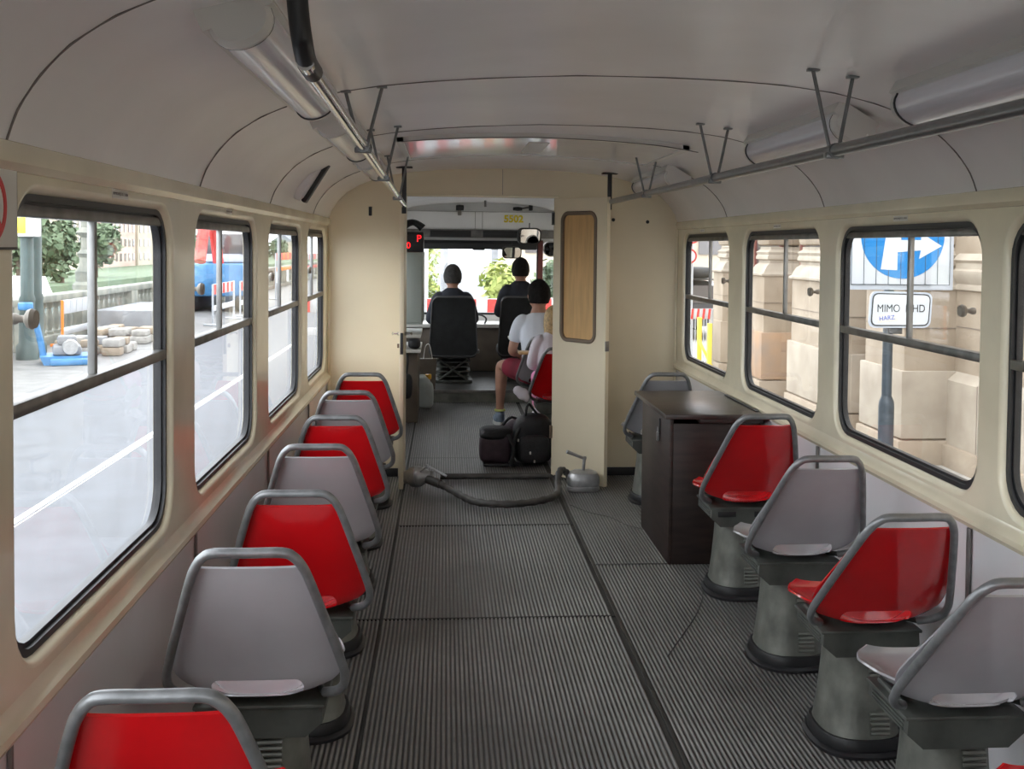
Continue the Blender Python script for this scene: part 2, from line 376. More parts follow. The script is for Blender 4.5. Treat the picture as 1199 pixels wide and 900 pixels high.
# windows
wn = [0]
def window(s, a, b, zb, full=True):
    wn[0] += 1; X0 = s*XW; e = empty('window_%d' % wn[0], (X0+s*.04, (a+b)/2, zb), kind='structure')
    def P(mb, name, mt, par=e):
        mb.v = [(v[0]-(X0+s*.04), v[1]-(a+b)/2, v[2]-zb) for v in mb.v]; o = mb.build(name, mt, e if par is e else par); return o
    m = MB()
    def ring(i0, i1, x0, x1):
        L = lambda i, x: [(x, p[0], p[1]) for p in rrect(a+i, zb+i, b-i, ZT-i, .11-i*.6)]
        m.loft([L(i0, x0), L(i1, x0), L(i1, x1), L(i0, x1), L(i0, x0)], cap=False)
    ring(-.002, .013, X0+s*.016, X0+s*.05)
    g = P(m, 'rubber_gasket', 'rubber')
    m = MB(); i = .018
    L = lambda i, x: [(x, p[0], p[1]) for p in rrect(a+i, zb+i, b-i, ZT-i, .10)]
    L = lambda i, x: [(x, p[0], p[1]) for p in rrect(a+i, zb+i, b-i, ZT-i, .10)]; m.loft([L(.012, X0+s*.026), L(.022, X0+s*.026), L(.022, X0+s*.044), L(.012, X0+s*.044), L(.012, X0+s*.026)], cap=False)
    P(m, 'sash_frame', 'rubber')
    zm = 1.225
    P(MB().rbox((X0+s*.014, a+.008, zm-.014), (X0+s*.046, b-.008, zm+.014), .004), 'middle_rail', 'alu')
    P(MB().rbox((X0+s*.030, a+.045, ZT-.026), (X0+s*.046, b-.045, ZT-.004), .003), 'head_strip', 'rubber')
    P(MB().rbox((X0+s*.018, a+.035, ZT-.043), (X0+s*.044, b-.035, ZT-.019), .004), 'top_rail', 'alu')
    yd = a+(b-a)*.47
    P(MB().rbox((X0+s*.024, yd-.010, zm), (X0+s*.042, yd+.010, ZT-.03), .003), 'sliding_sash_stile', 'stile')
    gm = 'glassL' if s < 0 else 'glass'
    P(MB().add([(X0+s*.038, p[0], p[1]) for p in rrect(a+.02, zb+.02, b-.02, zm, .09)], [tuple(range(28))]), 'lower_pane', gm)
    P(MB().add([(X0+s*.038, a+.02, zm), (X0+s*.038, yd, zm), (X0+s*.038, yd, ZT-.03), (X0+s*.038, a+.02, ZT-.03)], [(0,1,2,3)]), 'upper_pane', gm)
    P(MB().add([(X0+s*.032, yd, zm), (X0+s*.032, b-.02, zm), (X0+s*.032, b-.02, ZT-.03), (X0+s*.032, yd, ZT-.03)], [(0,1,2,3)]), 'upper_pane', gm)
    if full:   # round knob on the near upper sash
        kb = MB().lathe([(.0,0),(.010,0),(.011,.010),(.007,.018),(.007,.026),(.017,.032),(.020,.040),(.017,.048),(.0,.050)], axis='x', n=16)
        kb.v = [(X0+s*.040-s*v[0], a+(.10 if s > 0 else .075)+v[1], (1.36 if s > 0 else 1.395)+v[2]) for v in kb.v]
        P(kb, 'sash_knob', 'knobg')
    return e
for a, b in WL: window(-1, a, b, .745)
for a, b in WR: window(1, a, b, .815)
# small printed stickers over the windows
def sticker(s, y, z, w, h, lab):
    e = MB().rbox((-.0006*s, -w/2, -h/2), (.0006*s, w/2, h/2), .0002).build('sticker', 'paper'); e.location = (s*(XW-.0008), y, z)
    tag(e, lab, 'sticker', 'small printed stickers above the windows')
    text('NEVYKLANEJTE SE Z OKEN', h*.42, 'inkg', e, (-s*.001, 0, 0), (PI/2, 0, PI/2 if s < 0 else -PI/2), depth=.0003, sx=w/(h*.42)/13.2)
sticker(-1, 2.70, 1.667-.012, .13, .022, 'small white printed sticker above the nearest left window')
sticker(-1, 4.02, 1.655, .11, .018, 'small printed sticker above the second window on the left')
sticker(1, 6.65, 1.65, .11, .016, 'small printed sticker above the farthest right window')
sticker(1, 5.12, 1.65, .11, .018, 'small printed sticker above the right window behind the desk')
sticker(1, 3.70, 1.652, .12, .020, 'small printed sticker above the right window showing the road sign')

# no smoking sign left
ns = MB().rbox((-.001,-.115,-.075),(.001,.115,.075),.0005).build('no_smoking_sign', 'ink'); ns.location = (-XW+.002, 1.945, 1.60)
tag(ns, 'no smoking sign with black border on left pillar, cut by the frame edge', 'sign')
MB().box((.0012,-.110,-.070),(.002,.110,.070)).build('white_field', 'paper', ns)
rg = MB(); rg.loft([[(x, r*math.cos(2*PI*k/40), r*math.sin(2*PI*k/40)) for k in range(40)] for x, r in ((.002,.062),(.0032,.062),(.0032,.050),(.002,.050))], cap=False)
sl = MB().box((.002,-.052,-.005),(.0033,.052,.005)).xf(Matrix.Rotation(math.radians(-45),4,'X')); rg.merge(sl); rg.build('red_ring', 'redp', ns)
MB().box((.002,-.045,-.006),(.0026,.03,.006)).build('cigarette', 'ink', ns)

# floor
G0 = 0.
def ribs(x0, x1, y0, y1, p=.0165, z=0.):
    m = MB(); n = int((x1-x0)/p)
    loops = []
    L = []
    for i in range(n):
        x = x0+i*p
        L += [(x+.04*p, z-.006), (x+.18*p, z), (x+.60*p, z), (x+.74*p, z-.006)]
    vs = [(q[0], y0, q[1]) for q in L]+[(q[0], y1, q[1]) for q in L]; k = len(L)
    m.add(vs, [(i, i+1, k+i+1, k+i) for i in range(k-1)])
    return m
fl = MB().box((-XW-.06, YR, -.05), (XW+.06, YF-2.3, -.0061)).build('floor', 'groove'); tag(fl, kind='structure')
def mat_panel(x0, x1, y0, y1): 
    o = ribs(x0+.006, x1-.006, y0+.005, y1-.005).build('ribbed_mat', 'floor', fl, sharp=80, recalc=False); return o
for y0, y1 in ((YR,1.4),(1.4,3.0),(3.0,4.525),(4.525,6.05),(6.05,7.30),(7.30,8.0),(8.0,10.85)): mat_panel(-.650, .331, y0, y1)
for y0, y1 in ((YR,2.6),(2.6,5.27),(5.27,7.35),(7.35,10.85)): mat_panel(.339, XW, y0, y1)
for y0, y1 in ((YR,1.4),(1.4,3.0),(3.0,4.525),(4.525,7.35),(7.35,10.85)): mat_panel(-XW, -.646, y0, y1)
# worn metal joint strips
for (a, b) in (((-.6475, YR), (-.6475, 7.3)), ((.335, YR), (.335, 7.3))):
    MB().rbox((a[0]-(.007 if a[0] > 0 else .003), a[1], -.006), (a[0]+(.007 if a[0] > 0 else .003), b[1], -.0008), .001).build('joint_strip', 'strip' if a[0] > 0 else 'groove', fl)
for (x0, x1, y) in ((-.64,.325,3.0),(-.64,.325,4.525),(-.64,.325,6.05),(.345,1.17,5.27),(-1.17,-.655,4.525)):
    MB().rbox((x0, y-.006, -.006), (x1, y+.006, .0006), .001).build('joint_strip', 'groove', fl)
# a long crack in the mats on the right
MB().tube(smooth([(.36,6.5,.0003),(.45,6.31,.0003),(.55,6.2,.0003),(.62,6.02,.0003),(.72,5.9,.0003)],4), .0022, 5).build('crack', 'groove', fl)
MB().tube(smooth([(.80,4.98,.0003),(.75,4.75,.0003),(.66,4.5,.0003),(.52,4.2,.0003),(.45,4.05,.0003)],4), .0022, 5).build('crack', 'strip', fl)

# bulkhead with its doorway
DL, DR, DT = -.672, .338, 1.872
outl = [(-XW,0),(DL,0),(DL,DT),(DR,DT),(DR,0),(XW,0)]+PROF[::-1]+[(-x,z) for x, z in PROF[1:]]
bk = MB().plate(outl, [], YB, YB+.03, 'y').build('wall_front', 'cream_b'); tag(bk, kind='structure')
MB().rbox((-.022,YB-.003,DT+.006),(-.019,YB+.001,2.055),.001).build('joint', 'inkg', bk)
MB().rbox((DR+.005,YB-.012,0),(XW-.02,YB,.055),.003).build('foot_shadow', 'rubber', bk)  # dark strip standing in for the shadow at the bulkhead foot
MB().rbox((-XW+.01,YB-.012,0),(DL-.03,YB,.055),.003).build('foot_shadow', 'rubber', bk)  # same painted shadow left of the doorway
MB().rbox((DL-.02,YB-.012,DT-.005),(DR+.02,YB+.035,DT+.012),.003).build('header_edge', 'cream', bk)
m = MB(); m.rbox((-.905,YB-.006,1.735),(-.883,YB,1.795),.003); m.build('latch_plate', 'black', bk)
for x, z in ((.727,1.728),(.96,1.717)): MB().lathe([(0,0),(.011,0),(.012,-.004),(.0,-.006)], c=(x,YB,z), axis='y', n=14).build('plug', 'black', bk)
# corner beads
for s in (-1,1): tag(MB().rbox((s*(XW-.018),YB-.014,.05),(s*(XW),YB,1.70),.005).build('trim_%d'%(40+s),'cream'), kind='structure')

# left leaf, folded back and seen on edge
d1 = empty('door_1', (-.672, YB-.02, 0), kind='structure')
MB().rbox((-.008,-.43,.01),(.020,.0,DT-.004),.003).build('leaf', 'cream_b', d1)
hn = MB().lathe([(0,0),(.010,0),(.012,.01),(.005,.016),(.004,.035),(.011,.045),(.0,.05)], axis='x', n=12)
kn = MB(); kn.v = [(.022+v[0], -.36+v[1], .985+v[2]) for v in hn.v]; kn.f = list(hn.f)
k2 = MB(); k2.v = [(-.010-v[0], -.36+v[1], .985+v[2]) for v in hn.v]; k2.f = list(hn.f)
kn.build('knob', 'chrome', d1); k2.build('knob', 'chrome', d1)
MB().rbox((-.003,-.436,.86),(.016,-.428,.995),.002).build('lock_plate', 'black', d1)
MB().rbox((-.022,-.42,.90),(-.009,-.40,.925),.002).build('catch', 'brown', d1)
MB().rbox((-.020,-.10,1.63),(-.009,-.08,1.70),.002).build('hinge', 'brown', d1)

# right leaf swung towards the passengers
hx, hy = .335, YB-.01; ex, ey = .634, 7.04-.10
ang = math.atan2(ey-hy, ex-hx); W = math.hypot(ex-hx, ey-hy)
d2 = empty('door_2', (hx, hy, 0), ang, kind='structure')
wn0, wn1, wz0, wz1 = W*.17, W*.80, .93, 1.765
lf = MB().plate([(0,.012),(W,.012),(W,DT-.01),(0,DT-.01)], [rrect(wn0,wz0,wn1,wz1,.055)], -.014, .014, 'y').build('leaf', 'cream_b', d2)
m = MB()
Lr = lambda i, y: [(p[0], y, p[1]) for p in rrect(wn0+i, wz0+i, wn1-i, wz1-i, max(.055-i,.02))]
m.loft([Lr(-.012,-.019), Lr(-.006,-.024), Lr(.010,-.022), Lr(.014,-.014), Lr(.010,.016), Lr(-.012,.019), Lr(-.012,-.019)], cap=False); m.build('window_gasket', 'brown', d2)
m = MB().add([(p[0], -.006, p[1]) for p in rrect(wn0, wz0, wn1, wz1, .055)], [tuple(range(28))]); m.build('veneer_panel', 'wood', d2)
MB().rbox((W-.004,-.016,.91-.03),(W+.003,.016,.91+.035),.002).build('lock_plate', 'alu', d2)
for z in (.30, 1.73):
    m = MB().tube([(0,-.020,z-.035),(0,-.020,z+.035)], .010, 10).tube([(0,-.020,z-.042),(0,-.020,z-.036)], .011, 10).tube([(0,-.020,z+.036),(0,-.020,z+.042)], .011, 10)
    m.build('hinge', 'black' if z > 1 else 'brown', d2)

# rear wall with a wide window, behind the camera
out2 = [(-XW,0),(XW,0)]+PROF[::-1]+[(-x,z) for x, z in PROF[1:]]
rw = MB().plate(out2, [rrect(-.9,.8,.9,1.65,.1)], YR, YR+.03, 'y').build('wall_back', 'cream_b'); tag(rw, kind='structure')

# ------------------------------------------------------------------ ceiling fittings
# ceiling hatch
ht = empty('ceiling_hatch', (.06,5.55,2.03), label='shallow translucent hatch panel set across the middle of the ceiling', cat='hatch')
def arcz(x): 
    x = abs(x)
    for (a, za), (b, zb) in zip(PROF, PROF[1:]):
        if x <= b: return za+(zb-za)*(x-a)/(b-a)
    return 1.7
def arcplate(x0, x1, y0, y1, dz, th, skew=0):
    n = 24; L = []
    for y in (y0, y1):
        xs = [x0+(x1-x0)*i/n for i in range(n+1)]
        L.append([(x-.06, y-5.55, arcz(x)-dz-2.03) for x in xs]+[(x-.06, y-5.55, arcz(x)-dz+th-2.03) for x in xs[::-1]])
    return MB().loft(L)
fr = MB()
for a in ((-.62,.72,5.02,5.05),(-.62,.72,6.06,6.09)): fr.merge(arcplate(*a, .022, .022))
for a in ((-.62,-.59,5.02,6.09),(.69,.72,5.02,6.09)): fr.merge(arcplate(*a, .022, .022))
fr.build('frame', 'lampw', ht)
arcplate(-.59,.69,5.05,6.06,.016,.006).build('panel', M('hatch_panel',(.72,.72,.74),.22,var=.05,coat=.5), ht)
arcplate(.0,.10,5.3,5.9,.019,.004).build('centre_plate', 'lampw', ht)
arcplate(-.60,.76,5.012,5.018,.024,.004).build('shadow_gap', 'seam', ht)

# tube lamps
def lamp(s, y0, y1, label):
    xc = s*(.85 if s > 0 else .792); zc = arcz(.85)-.045 if s > 0 else arcz(.792)-.020
    e = empty('ceiling_lamp', (xc, (y0+y1)/2, zc-.10), label=label, cat='lamp', group='long tube lamps along the ceiling')
    t = math.radians(31 if s > 0 else 24)*s   # follows the cove
    h = (y1-y0)/2
    R_ = Matrix.Translation((0,0,.10)) @ Matrix.Rotation(t, 4, 'Y')
    w = .058
    lens = [(w*math.cos(a), -.012-.050*math.sin(a)**.8) for a in [PI*k/14 for k in range(15)]]
    base = [(-w-.014,.034),(-w-.014,-.012),(w+.014,-.012),(w+.014,.034)]
    MB().loft([[(p[0], y, p[1]) for p in base] for y in (-h, h)]).xf(R_).build('base_plate', 'lampw', e)
    MB().loft([[(p[0], y, p[1]) for p in lens] for y in (-h+.03, h-.03)]).xf(R_).build('lens', 'lens', e)
    for q in (-1, 1):
        ee = [(p[0]*1.06, p[1]*1.06 if p[1] < -.02 else p[1]) for p in lens]
        MB().loft([[(p[0], q*(h-.032), p[1]) for p in ee], [(p[0], q*(h-.012), p[1]) for p in ee], [(p[0]*.86, q*(h+.002), -.012+(p[1]+.012)*.8) for p in ee]]).xf(R_).build('end_cap', 'lampw', e)
        MB().loft([[(p[0]*1.01, q*(h-.037), p[1]) for p in ee], [(p[0]*1.01, q*(h-.031), p[1]) for p in ee]]).xf(R_).build('end_gasket', 'black', e)
lamp(-1, 2.12, 3.36, 'tube lamp nearest on the left side, beside the black rail bend')
lamp(-1, 3.85, 5.0, 'second tube lamp on the left, mid-length of the handrail')
lamp(-1, 5.5, 6.45, 'farthest tube lamp on the left, by the bulkhead')
lamp(1, 1.6, 2.88, 'tube lamp nearest on the right side, cut by the frame edge')
lamp(1, 3.30, 4.33, 'second tube lamp on the right, behind the rail brackets')
lamp(1, 5.9, 7.0, 'farthest tube lamp on the right, at the bulkhead corner')

# handrails
def handrail(s, label, y1):
    x = s*.65
    if s < 0: ZY = lambda y: 1.868-(y-2.05)*.0177
    else: ZY = lambda y: 1.797+(y-1.0)*.006
    z = ZY(4.3)
    e = empty('handrail', (x, 4.3, z), label=label, cat='handrail', group='overhead handrails')
    def L(p): return (p[0]-x, p[1]-4.3, p[2]-z)
    y0 = 2.02 if s < 0 else -1.5
    MB().tube([L((x,y0,ZY(y0))), L((x,y1,ZY(y1)))], .0165, 14).build('rail', 'chrome' if s < 0 else 'rail', e)
    if s < 0:
        z0 = ZY(2.05); MB().tube(smooth([L((x,2.14,z0)), L((x,2.04,z0+.005)), L((x,1.98,z0+.03)), L((x-.005,1.965,z0+.08)), L((x-.01,1.96,z0+.160))],5), .019, 14).build('black_grip', 'black', e)
    for y in ((3.42,4.55,5.85) if s < 0 else (.2,1.6,2.92,4.25,5.72)):
        zt = arcz(.65); m = MB(); zr = ZY(y)
        for q in (-1,1):
            a = (x+q*.055, y+.02, arcz(x+q*.055)-.006); b = (x+q*.014, y, zr+.012)
            m.tube([L(b), L(a)], .0055, 8)
            m.rbox(L((a[0]-.016, a[1]-.012, a[2]-.001)), L((a[0]+.016, a[1]+.012, a[2]+.007)), .002)
        m.tube([L((x,y-.018,zr)), L((x,y+.018,zr))], .0205, 14); m.rbox(L((x-.026,y-.012,zr-.022)), L((x+.026,y+.012,zr-.004)), .004)
        m.build('bracket', 'rail', e)
    zr = ZY(y1); m = MB(); m.rbox(L((x-.014,y1-.004,zr-.05)), L((x+.014,y1+.010,arcz(.65))), .003); m.rbox(L((x-.05,y1-.02,arcz(.65)-.012)), L((x+.05,y1+.04,arcz(.65)-.002)), .003)
    m.build('end_plate', 'black', e)
handrail(-1, 'left overhead handrail with black covered bend at its near end', 6.75)
handrail(1, 'right overhead handrail, plain grey tube on paired struts', 7.02)

# loudspeaker grille on the left cove
gr = empty('cove_speaker', (-1.06,5.55,1.86), label='slotted black and grey vent in a raised disc on the left cove', cat='vent')
nx = Vector((1,0,-.62)).normalized()
Rg = nx.to_track_quat('Z','Y').to_matrix().to_4x4()
MB().lathe([(0,-.03),(.125,-.03),(.12,.008),(.10,.016),(0,.018)], n=32).xf(Rg).build('disc', 'ceil', gr)
m = MB().rbox((-.034,-.115,.010),(.052,.115,.036),.010,3).xf(Matrix.Translation((0,0,0)) @ Rg); m.build('slot', 'black', gr)
m = MB().rbox((-.002,-.100,.030),(.010,.100,.040),.003).xf(Rg); m.build('vane', 'rail', gr)

# ------------------------------------------------------------------ seats
def shell_mesh():
    prof = [(-.380,.778),(-.308,.672),(-.243,.580),(-.200,.515),(-.176,.474),(-.156,.444),(-.136,.421),(-.105,.409),(-.07,.405),(0,.402),(.08,.404),(.14,.411),(.185,.426),(.205,.442)]
    wid = [.138,.174,.208,.226,.219,.196,.162,.150,.172,.196,.204,.200,.182,.150]
    P3 = smooth([(wid[i], prof[i][0], prof[i][1]) for i in range(len(prof))], 4)
    nu = 24; vs = []; fs = []; n = len(P3)
    for j, (w, y, z) in enumerate(P3):
        a = Vector(P3[max(j-1,0)][1:]); b = Vector(P3[min(j+1,n-1)][1:]); t = (b-a).normalized(); nr = Vector((-t.y, t.x))  # forward/up normal
        if nr.x < 0 and nr.y < 0: nr = -nr
        k = j/(n-1); amp = .004+.022*min(1,k/.25)+.03*max(0, math.sin(PI*min(1, max(0, (k-.42)/.45))))
        for i in range(nu+1):
            u = -1+2*i/nu; off = amp*abs(u)**3.2
            vs.append((u*w, y+nr.x*off, z+nr.y*off))
    for j in range(n-1):
        for i in range(nu):
            q = j*(nu+1)+i; fs.append((q, q+1, q+nu+2, q+nu+1))
    me = bpy.data.meshes.new('sh'); me.from_pydata(vs, [], fs); o = bpy.data.objects.new('sh', me); C.objects.link(o)
    md = o.modifiers.new('s','SOLIDIFY'); md.thickness = .006; md.offset = 0
    cut = MB(); pts = rrect(-.121,.421,.121,.470,.023,6); cut.prism(pts, -.26, -.126, 'y')
    c = cut.build('cut', None)
    bo = o.modifiers.new('b','BOOLEAN'); bo.object = c; bo.operation = 'DIFFERENCE'; bo.solver = 'EXACT'
    me2 = evalmesh(o, 'shell'); bpy.data.objects.remove(o); bpy.data.objects.remove(c)
    bm = bmesh.new(); bm.from_mesh(me2)
    for f in bm.faces: f.smooth = True
    for e in bm.edges:
        if len(e.link_faces) == 2 and e.calc_face_angle(0) > math.radians(40): e.smooth = False
    bm.to_mesh(me2); bm.free(); return me2
SH = shell_mesh()
def make_seat(col, up=0., slots=False):
    LN = lambda p: (p[0], p[1]+up*max(0, p[2]-.43), p[2])
    e = empty('tram_seat'); me = SH.copy(); link('shell', me, col, e)
    for v in me.vertices: v.co = LN(v.co)
    half = [(0,-.420,.820),(.085,-.420,.820),(.112,-.412,.809),(.132,-.395,.785),(.150,-.368,.745),(.190,-.285,.625),(.226,-.205,.510),(.231,-.182,.477),(.226,-.158,.450),(.205,-.132,.428),(.17,-.10,.412)]
    path = [(-x,y,z) for x,y,z in half[::-1]][:-1]+half
    path = [LN(p) for p in path]
    MB().tube(smooth(path,5), .0123, 12).build('tube_frame', 'tube', e)
    # rails under the seat
    for s in (-1,1): MB().tube(smooth([(s*.17,-.10,.412),(s*.15,-.02,.399),(s*.145,.1,.397)],4), .009, 8).build('seat_carrier', 'iron_d', e)
    m = MB(); hexa = [(-.165,.388),(-.168,.345),(-.122,.308),(.122,.308),(.168,.345),(.165,.388)]
    m.prism(hexa, -.125, .13, 'y'); m.rbox((-.175,-.130,.382),(.175,.135,.392),.003)
    for z in (.350,.360,.370): m.rbox((-.172,-.10,z-.003),(-.160,.10,z+.003),.002)
    bx = m.build('support_box', 'iron_d', e)
    if slots:
        for s in (-1,1): MB().rbox((s*.05,-.128,.348),(s*.135,-.120,.372),.003).build('slot', 'black', bx)
    sec = lambda r, z: (r, z)
    pd = MB().lathe([(.150,.018),(.145,.03),(.134,.06),(.121,.15),(.112,.24),(.106,.330)], n=36, sq=2.7).build('pedestal', 'iron', e)
    MB().lathe([(.152,.012),(.153,.035),(.146,.052),(.141,.052)], n=36, sq=2.7).build('black_band', 'black', pd)
    for z0 in (.235, .075):
        m = MB()
        for k in range(5):
            z = z0+k*.0145; y = -(.112+(.33-z)*.13)*1.0-.001
            m.tube([(-.005,y,z),(.060,y+.001,z)], .0058, 6)
        m.build('louvre_vent', 'iron', pd)
    MB().lathe([(.168,.0),(.169,.010),(.158,.018),(.150,.018)], n=36, sq=2.6).build('rubber_foot_ring', 'rubber', e)
    return e
sr = make_seat('red'); sg = make_seat('grey'); lr = make_seat('red', .34); lg_ = make_seat('grey', .34)
GRP = 'moulded single seats in the two rows'
def put_seat(src, x, y, zs, lab, rz=0, used=set()):
    if x < 0: src = lr if src is sr else lg_
    if src.name not in used: o = src; used.add(src.name)
    else: o = copy_tree(src)
    o.location = (x, y-(.155 if x < 0 else 0), 0); o.scale = (.93 if x < 0 else .90, 1, zs); o.rotation_euler = (0,0,rz); tag(o, lab, 'seat', GRP)
    return o
put_seat(sr, -.865, 2.25, .98, 'red shell seat nearest the camera in the left row')
put_seat(sg, -.850, 3.03, 1.0, 'nearest grey seat in the left row, behind the nearest red one')
put_seat(sr, -.835, 3.70, .985, 'second red seat from the camera in the left row')
put_seat(sg, -.850, 4.39, 1.0, 'middle grey seat of the left row')
put_seat(sr, -.855, 5.14, .985, 'third red seat from the camera in the left row')
put_seat(sg, -.865, 5.85, 1.0, 'farthest grey seat in the left row, before the last red one')
put_seat(sr, -.860, 6.72, .985, 'red seat against the bulkhead at the end of the left row')
put_seat(sr, .925, 2.02, 1.0, 'red seat cut off at the bottom right corner, only its pan edge in view')
put_seat(sg, .905, 2.73, .99, 'grey seat at the bottom right corner, nearest in the right row')
put_seat(sr, .908, 3.35, .98, 'red seat in the right row between the two grey ones')
put_seat(sg, .905, 4.03, 1.018, 'grey seat in the right row between the two red ones')
r1 = put_seat(sr, .926, 4.84, 1.04, 'red seat just in front of the dark desk on the right')
for c_ in r1.children:
    if c_.name.startswith('support_box'):
        for s_ in (-1,1): MB().rbox((s_*.045,-.1275,.350),(s_*.135,-.120,.374),.003).build('slot', 'black', c_)
put_seat(sg, .88, 6.62, 1.0, 'grey seat behind the dark desk, only handle and pedestal showing')

# ------------------------------------------------------------------ desk
dk = empty('desk', (.93,5.62,0), label='dark brown wooden desk with overhanging top on the right', cat='desk')
MB().rbox((-.235,-.37,.0),(-.215,.37,.715),.002).build('side_panel', 'dkwood', dk)
MB().rbox((-.215,-.37,.0),(.215,-.352,.690),.002).build('front_panel', 'dkwood', dk)
MB().rbox((.197,-.352,.0),(.215,.37,.715),.002).build('side_panel', 'dkwood', dk)
MB().rbox((-.215,.352,.0),(.197,.37,.715),.002).build('back_panel', 'dkwood', dk)
MB().rbox((-.27,-.44,.722),(.214,.44,.745),.003).build('top', 'dktop', dk)
MB().rbox((-.10,-.425,.700),(.212,-.352,.722),.003).build('apron', 'dkwood', dk)
hp = MB().rbox((-.242,-.145,.60),(-.236,-.115,.68),.002).build('hasp', 'black', dk)
MB().rbox((-.252,-.143,.565),(-.240,-.117,.612),.004).tube(smooth([(-.247,-.138,.612),(-.247,-.138,.628),(-.247,-.130,.636),(-.247,-.122,.628),(-.247,-.122,.612)],3), .0025, 6).build('padlock', 'rail', hp)
MB().rbox((.192,-.36,.745),(.210,.25,.751),.002).build('hinge_strip', 'black', dk)

# ------------------------------------------------------------------ cable with two connectors, bar across the doorway
cc = empty('coupling_cable', (-.1,6.85,0), label='thick grey hose with cast metal connectors lying across the doorway', cat='cable')
def q(p): return (p[0]+.1, p[1]-6.85, p[2])
MB().tube(smooth([q(p) for p in [(-.47,6.95,.06),(-.42,6.90,.045),(-.36,6.82,.03),(-.28,6.62,.028),(-.22,6.50,.028),(-.12,6.43,.028),(.02,6.42,.028),(.14,6.47,.028),(.24,6.56,.028),(.30,6.68,.03),(.315,6.80,.06),(.325,6.86,.105),(.345,6.90,.13),(.375,6.91,.115),(.40,6.905,.085)]],6), [.0215+.0025*math.sin(i*1.7) for i in range(85)], 14).build('hose', 'hose', cc)
m = MB().lathe([(0,-.085),(.040,-.085),(.046,-.055),(.060,-.045),(.068,-.02),(.068,.0),(.064,.004),(.066,.012),(.060,.03),(.044,.06),(.030,.08),(.028,.10),(0,.10)], n=24, axis='x')
m.xf(Matrix.Translation(q((-.565,7.0,.074))) @ Matrix.Rotation(math.radians(-18),4,'Z') @ Matrix.Rotation(math.radians(-8),4,'Y'))
cl = m.build('connector', 'cast', cc)
MB().tube([q((-.545,6.95,.115)), q((-.50,6.93,.155))], .006, 8).tube([q((-.50,6.93,.155)), q((-.38,6.88,.10))], .008, 8).lathe([(0,-.011),(.010,-.008),(.011,0),(.010,.008),(0,.011)], c=q((-.50,6.93,.155)), n=10).build('lever', 'cast', cl)
MB().tube([q((-.50,6.955,.065)), q((-.42,6.90,.045))], .028, 12).build('collar', 'hose', cl)
m = MB(); Lp = lambda k, z: [(q((.485+k*.105*math.copysign(abs(math.cos(a))**.6, math.cos(a)), 6.90+k*.075*math.copysign(abs(math.sin(a))**.6, math.sin(a)), z))) for a in [2*PI*i/28 for i in range(28)]]
m.loft([Lp(.9,0),Lp(1.0,.012),Lp(1.0,.03),Lp(.94,.034),Lp(.97,.045),Lp(1.0,.06),Lp(.97,.09),Lp(.85,.115),Lp(.55,.128),Lp(.2,.13)])
cr = m.build('connector', 'cast', cc)
MB().tube([q((.485,6.89,.12)), q((.490,6.89,.205))], .010, 10).tube([q((.487,6.89,.205)), q((.375,6.86,.255))], [.009,.012], 10).lathe([(0,-.014),(.013,-.009),(.014,0),(.013,.009),(0,.014)], c=q((.490,6.89,.207)), n=10).build('lever', 'cast', cr)
MB().lathe([(0,-.02),(.040,-.02),(.042,0),(.036,.015),(.026,.02),(0,.02)], axis='y', n=20).xf(Matrix.Translation(q((.42,6.885,.085))) @ Matrix.Rotation(math.radians(40),4,'Z')).build('socket', 'cast', cr)
br = MB().tube([(-.42,7.24,.022),(.30,7.24,.022)], .020, 14).build('floor_bar', 'hose'); rebase(br); tag(br, 'straight dark bar lying on the floor across the doorway', 'bar')

# ------------------------------------------------------------------ bags
def blob(pts, vox=.012, name='blob', smooth_it=6):
    """pts: list of (centre, (rx,ry,rz), rot) ellipsoid-boxes, fused into one skin"""
    bm = bmesh.new()
    for c, r, p in pts:
        d = bmesh.ops.create_icosphere(bm, subdivisions=4, radius=1)['verts']
        for v in d:
            k = 1/((abs(v.co.x)**p+abs(v.co.y)**p+abs(v.co.z)**p)**(1/p)); v.co = Vector((v.co.x*k*r[0]+c[0], v.co.y*k*r[1]+c[1], v.co.z*k*r[2]+c[2]))
    me = bpy.data.meshes.new(name); bm.to_mesh(me); bm.free()
    return remesh(me, vox, name, smooth_it)
def remesh(me, vox, name, it=4):
    o = bpy.data.objects.new(name, me); C.objects.link(o)
    r = o.modifiers.new('r','REMESH'); r.mode = 'VOXEL'; r.voxel_size = vox; r.use_smooth_shade = True
    if it: s = o.modifiers.new('s','SMOOTH'); s.iterations = it; s.factor = .5
    m2 = evalmesh(o, name); bpy.data.objects.remove(o)
    for p in m2.polygons: p.use_smooth = True
    return m2
cb = empty('camera_bag', (-.03,7.77,0), label='dark plum shoulder bag on the floor left of the black backpack', cat='bag')
link('body', blob([((0,0,.125),(.105,.10,.118),5),((-.05,-.02,.12),(.07,.09,.10),4)],.01), 'plum', cb)
link('flap', blob([((.0,.01,.235),(.118,.11,.03),3),((-.02,-.03,.215),(.10,.09,.035),3)],.01), 'bag', cb)
MB().tube(smooth([(.08,-.09,.22),(.12,-.13,.12),(.10,-.14,.03),(.13,-.12,.012)],5), .012, 8).build('strap', 'bag', cb)
MB().rbox((-.09,-.115,.0),(.09,.08,.02),.008).build('foot', 'black', cb)
bp = empty('backpack', (.235,7.80,0), label='black backpack with top loop standing on the floor behind the open door leaf', cat='backpack')
link('body', blob([((0,0,.17),(.145,.12,.165),4),((.0,-.02,.27),(.12,.11,.09),2.5)],.011), 'bag', bp)
link('front_pocket', blob([((-.0,-.12,.12),(.11,.045,.10),4)],.01), 'bag', bp)
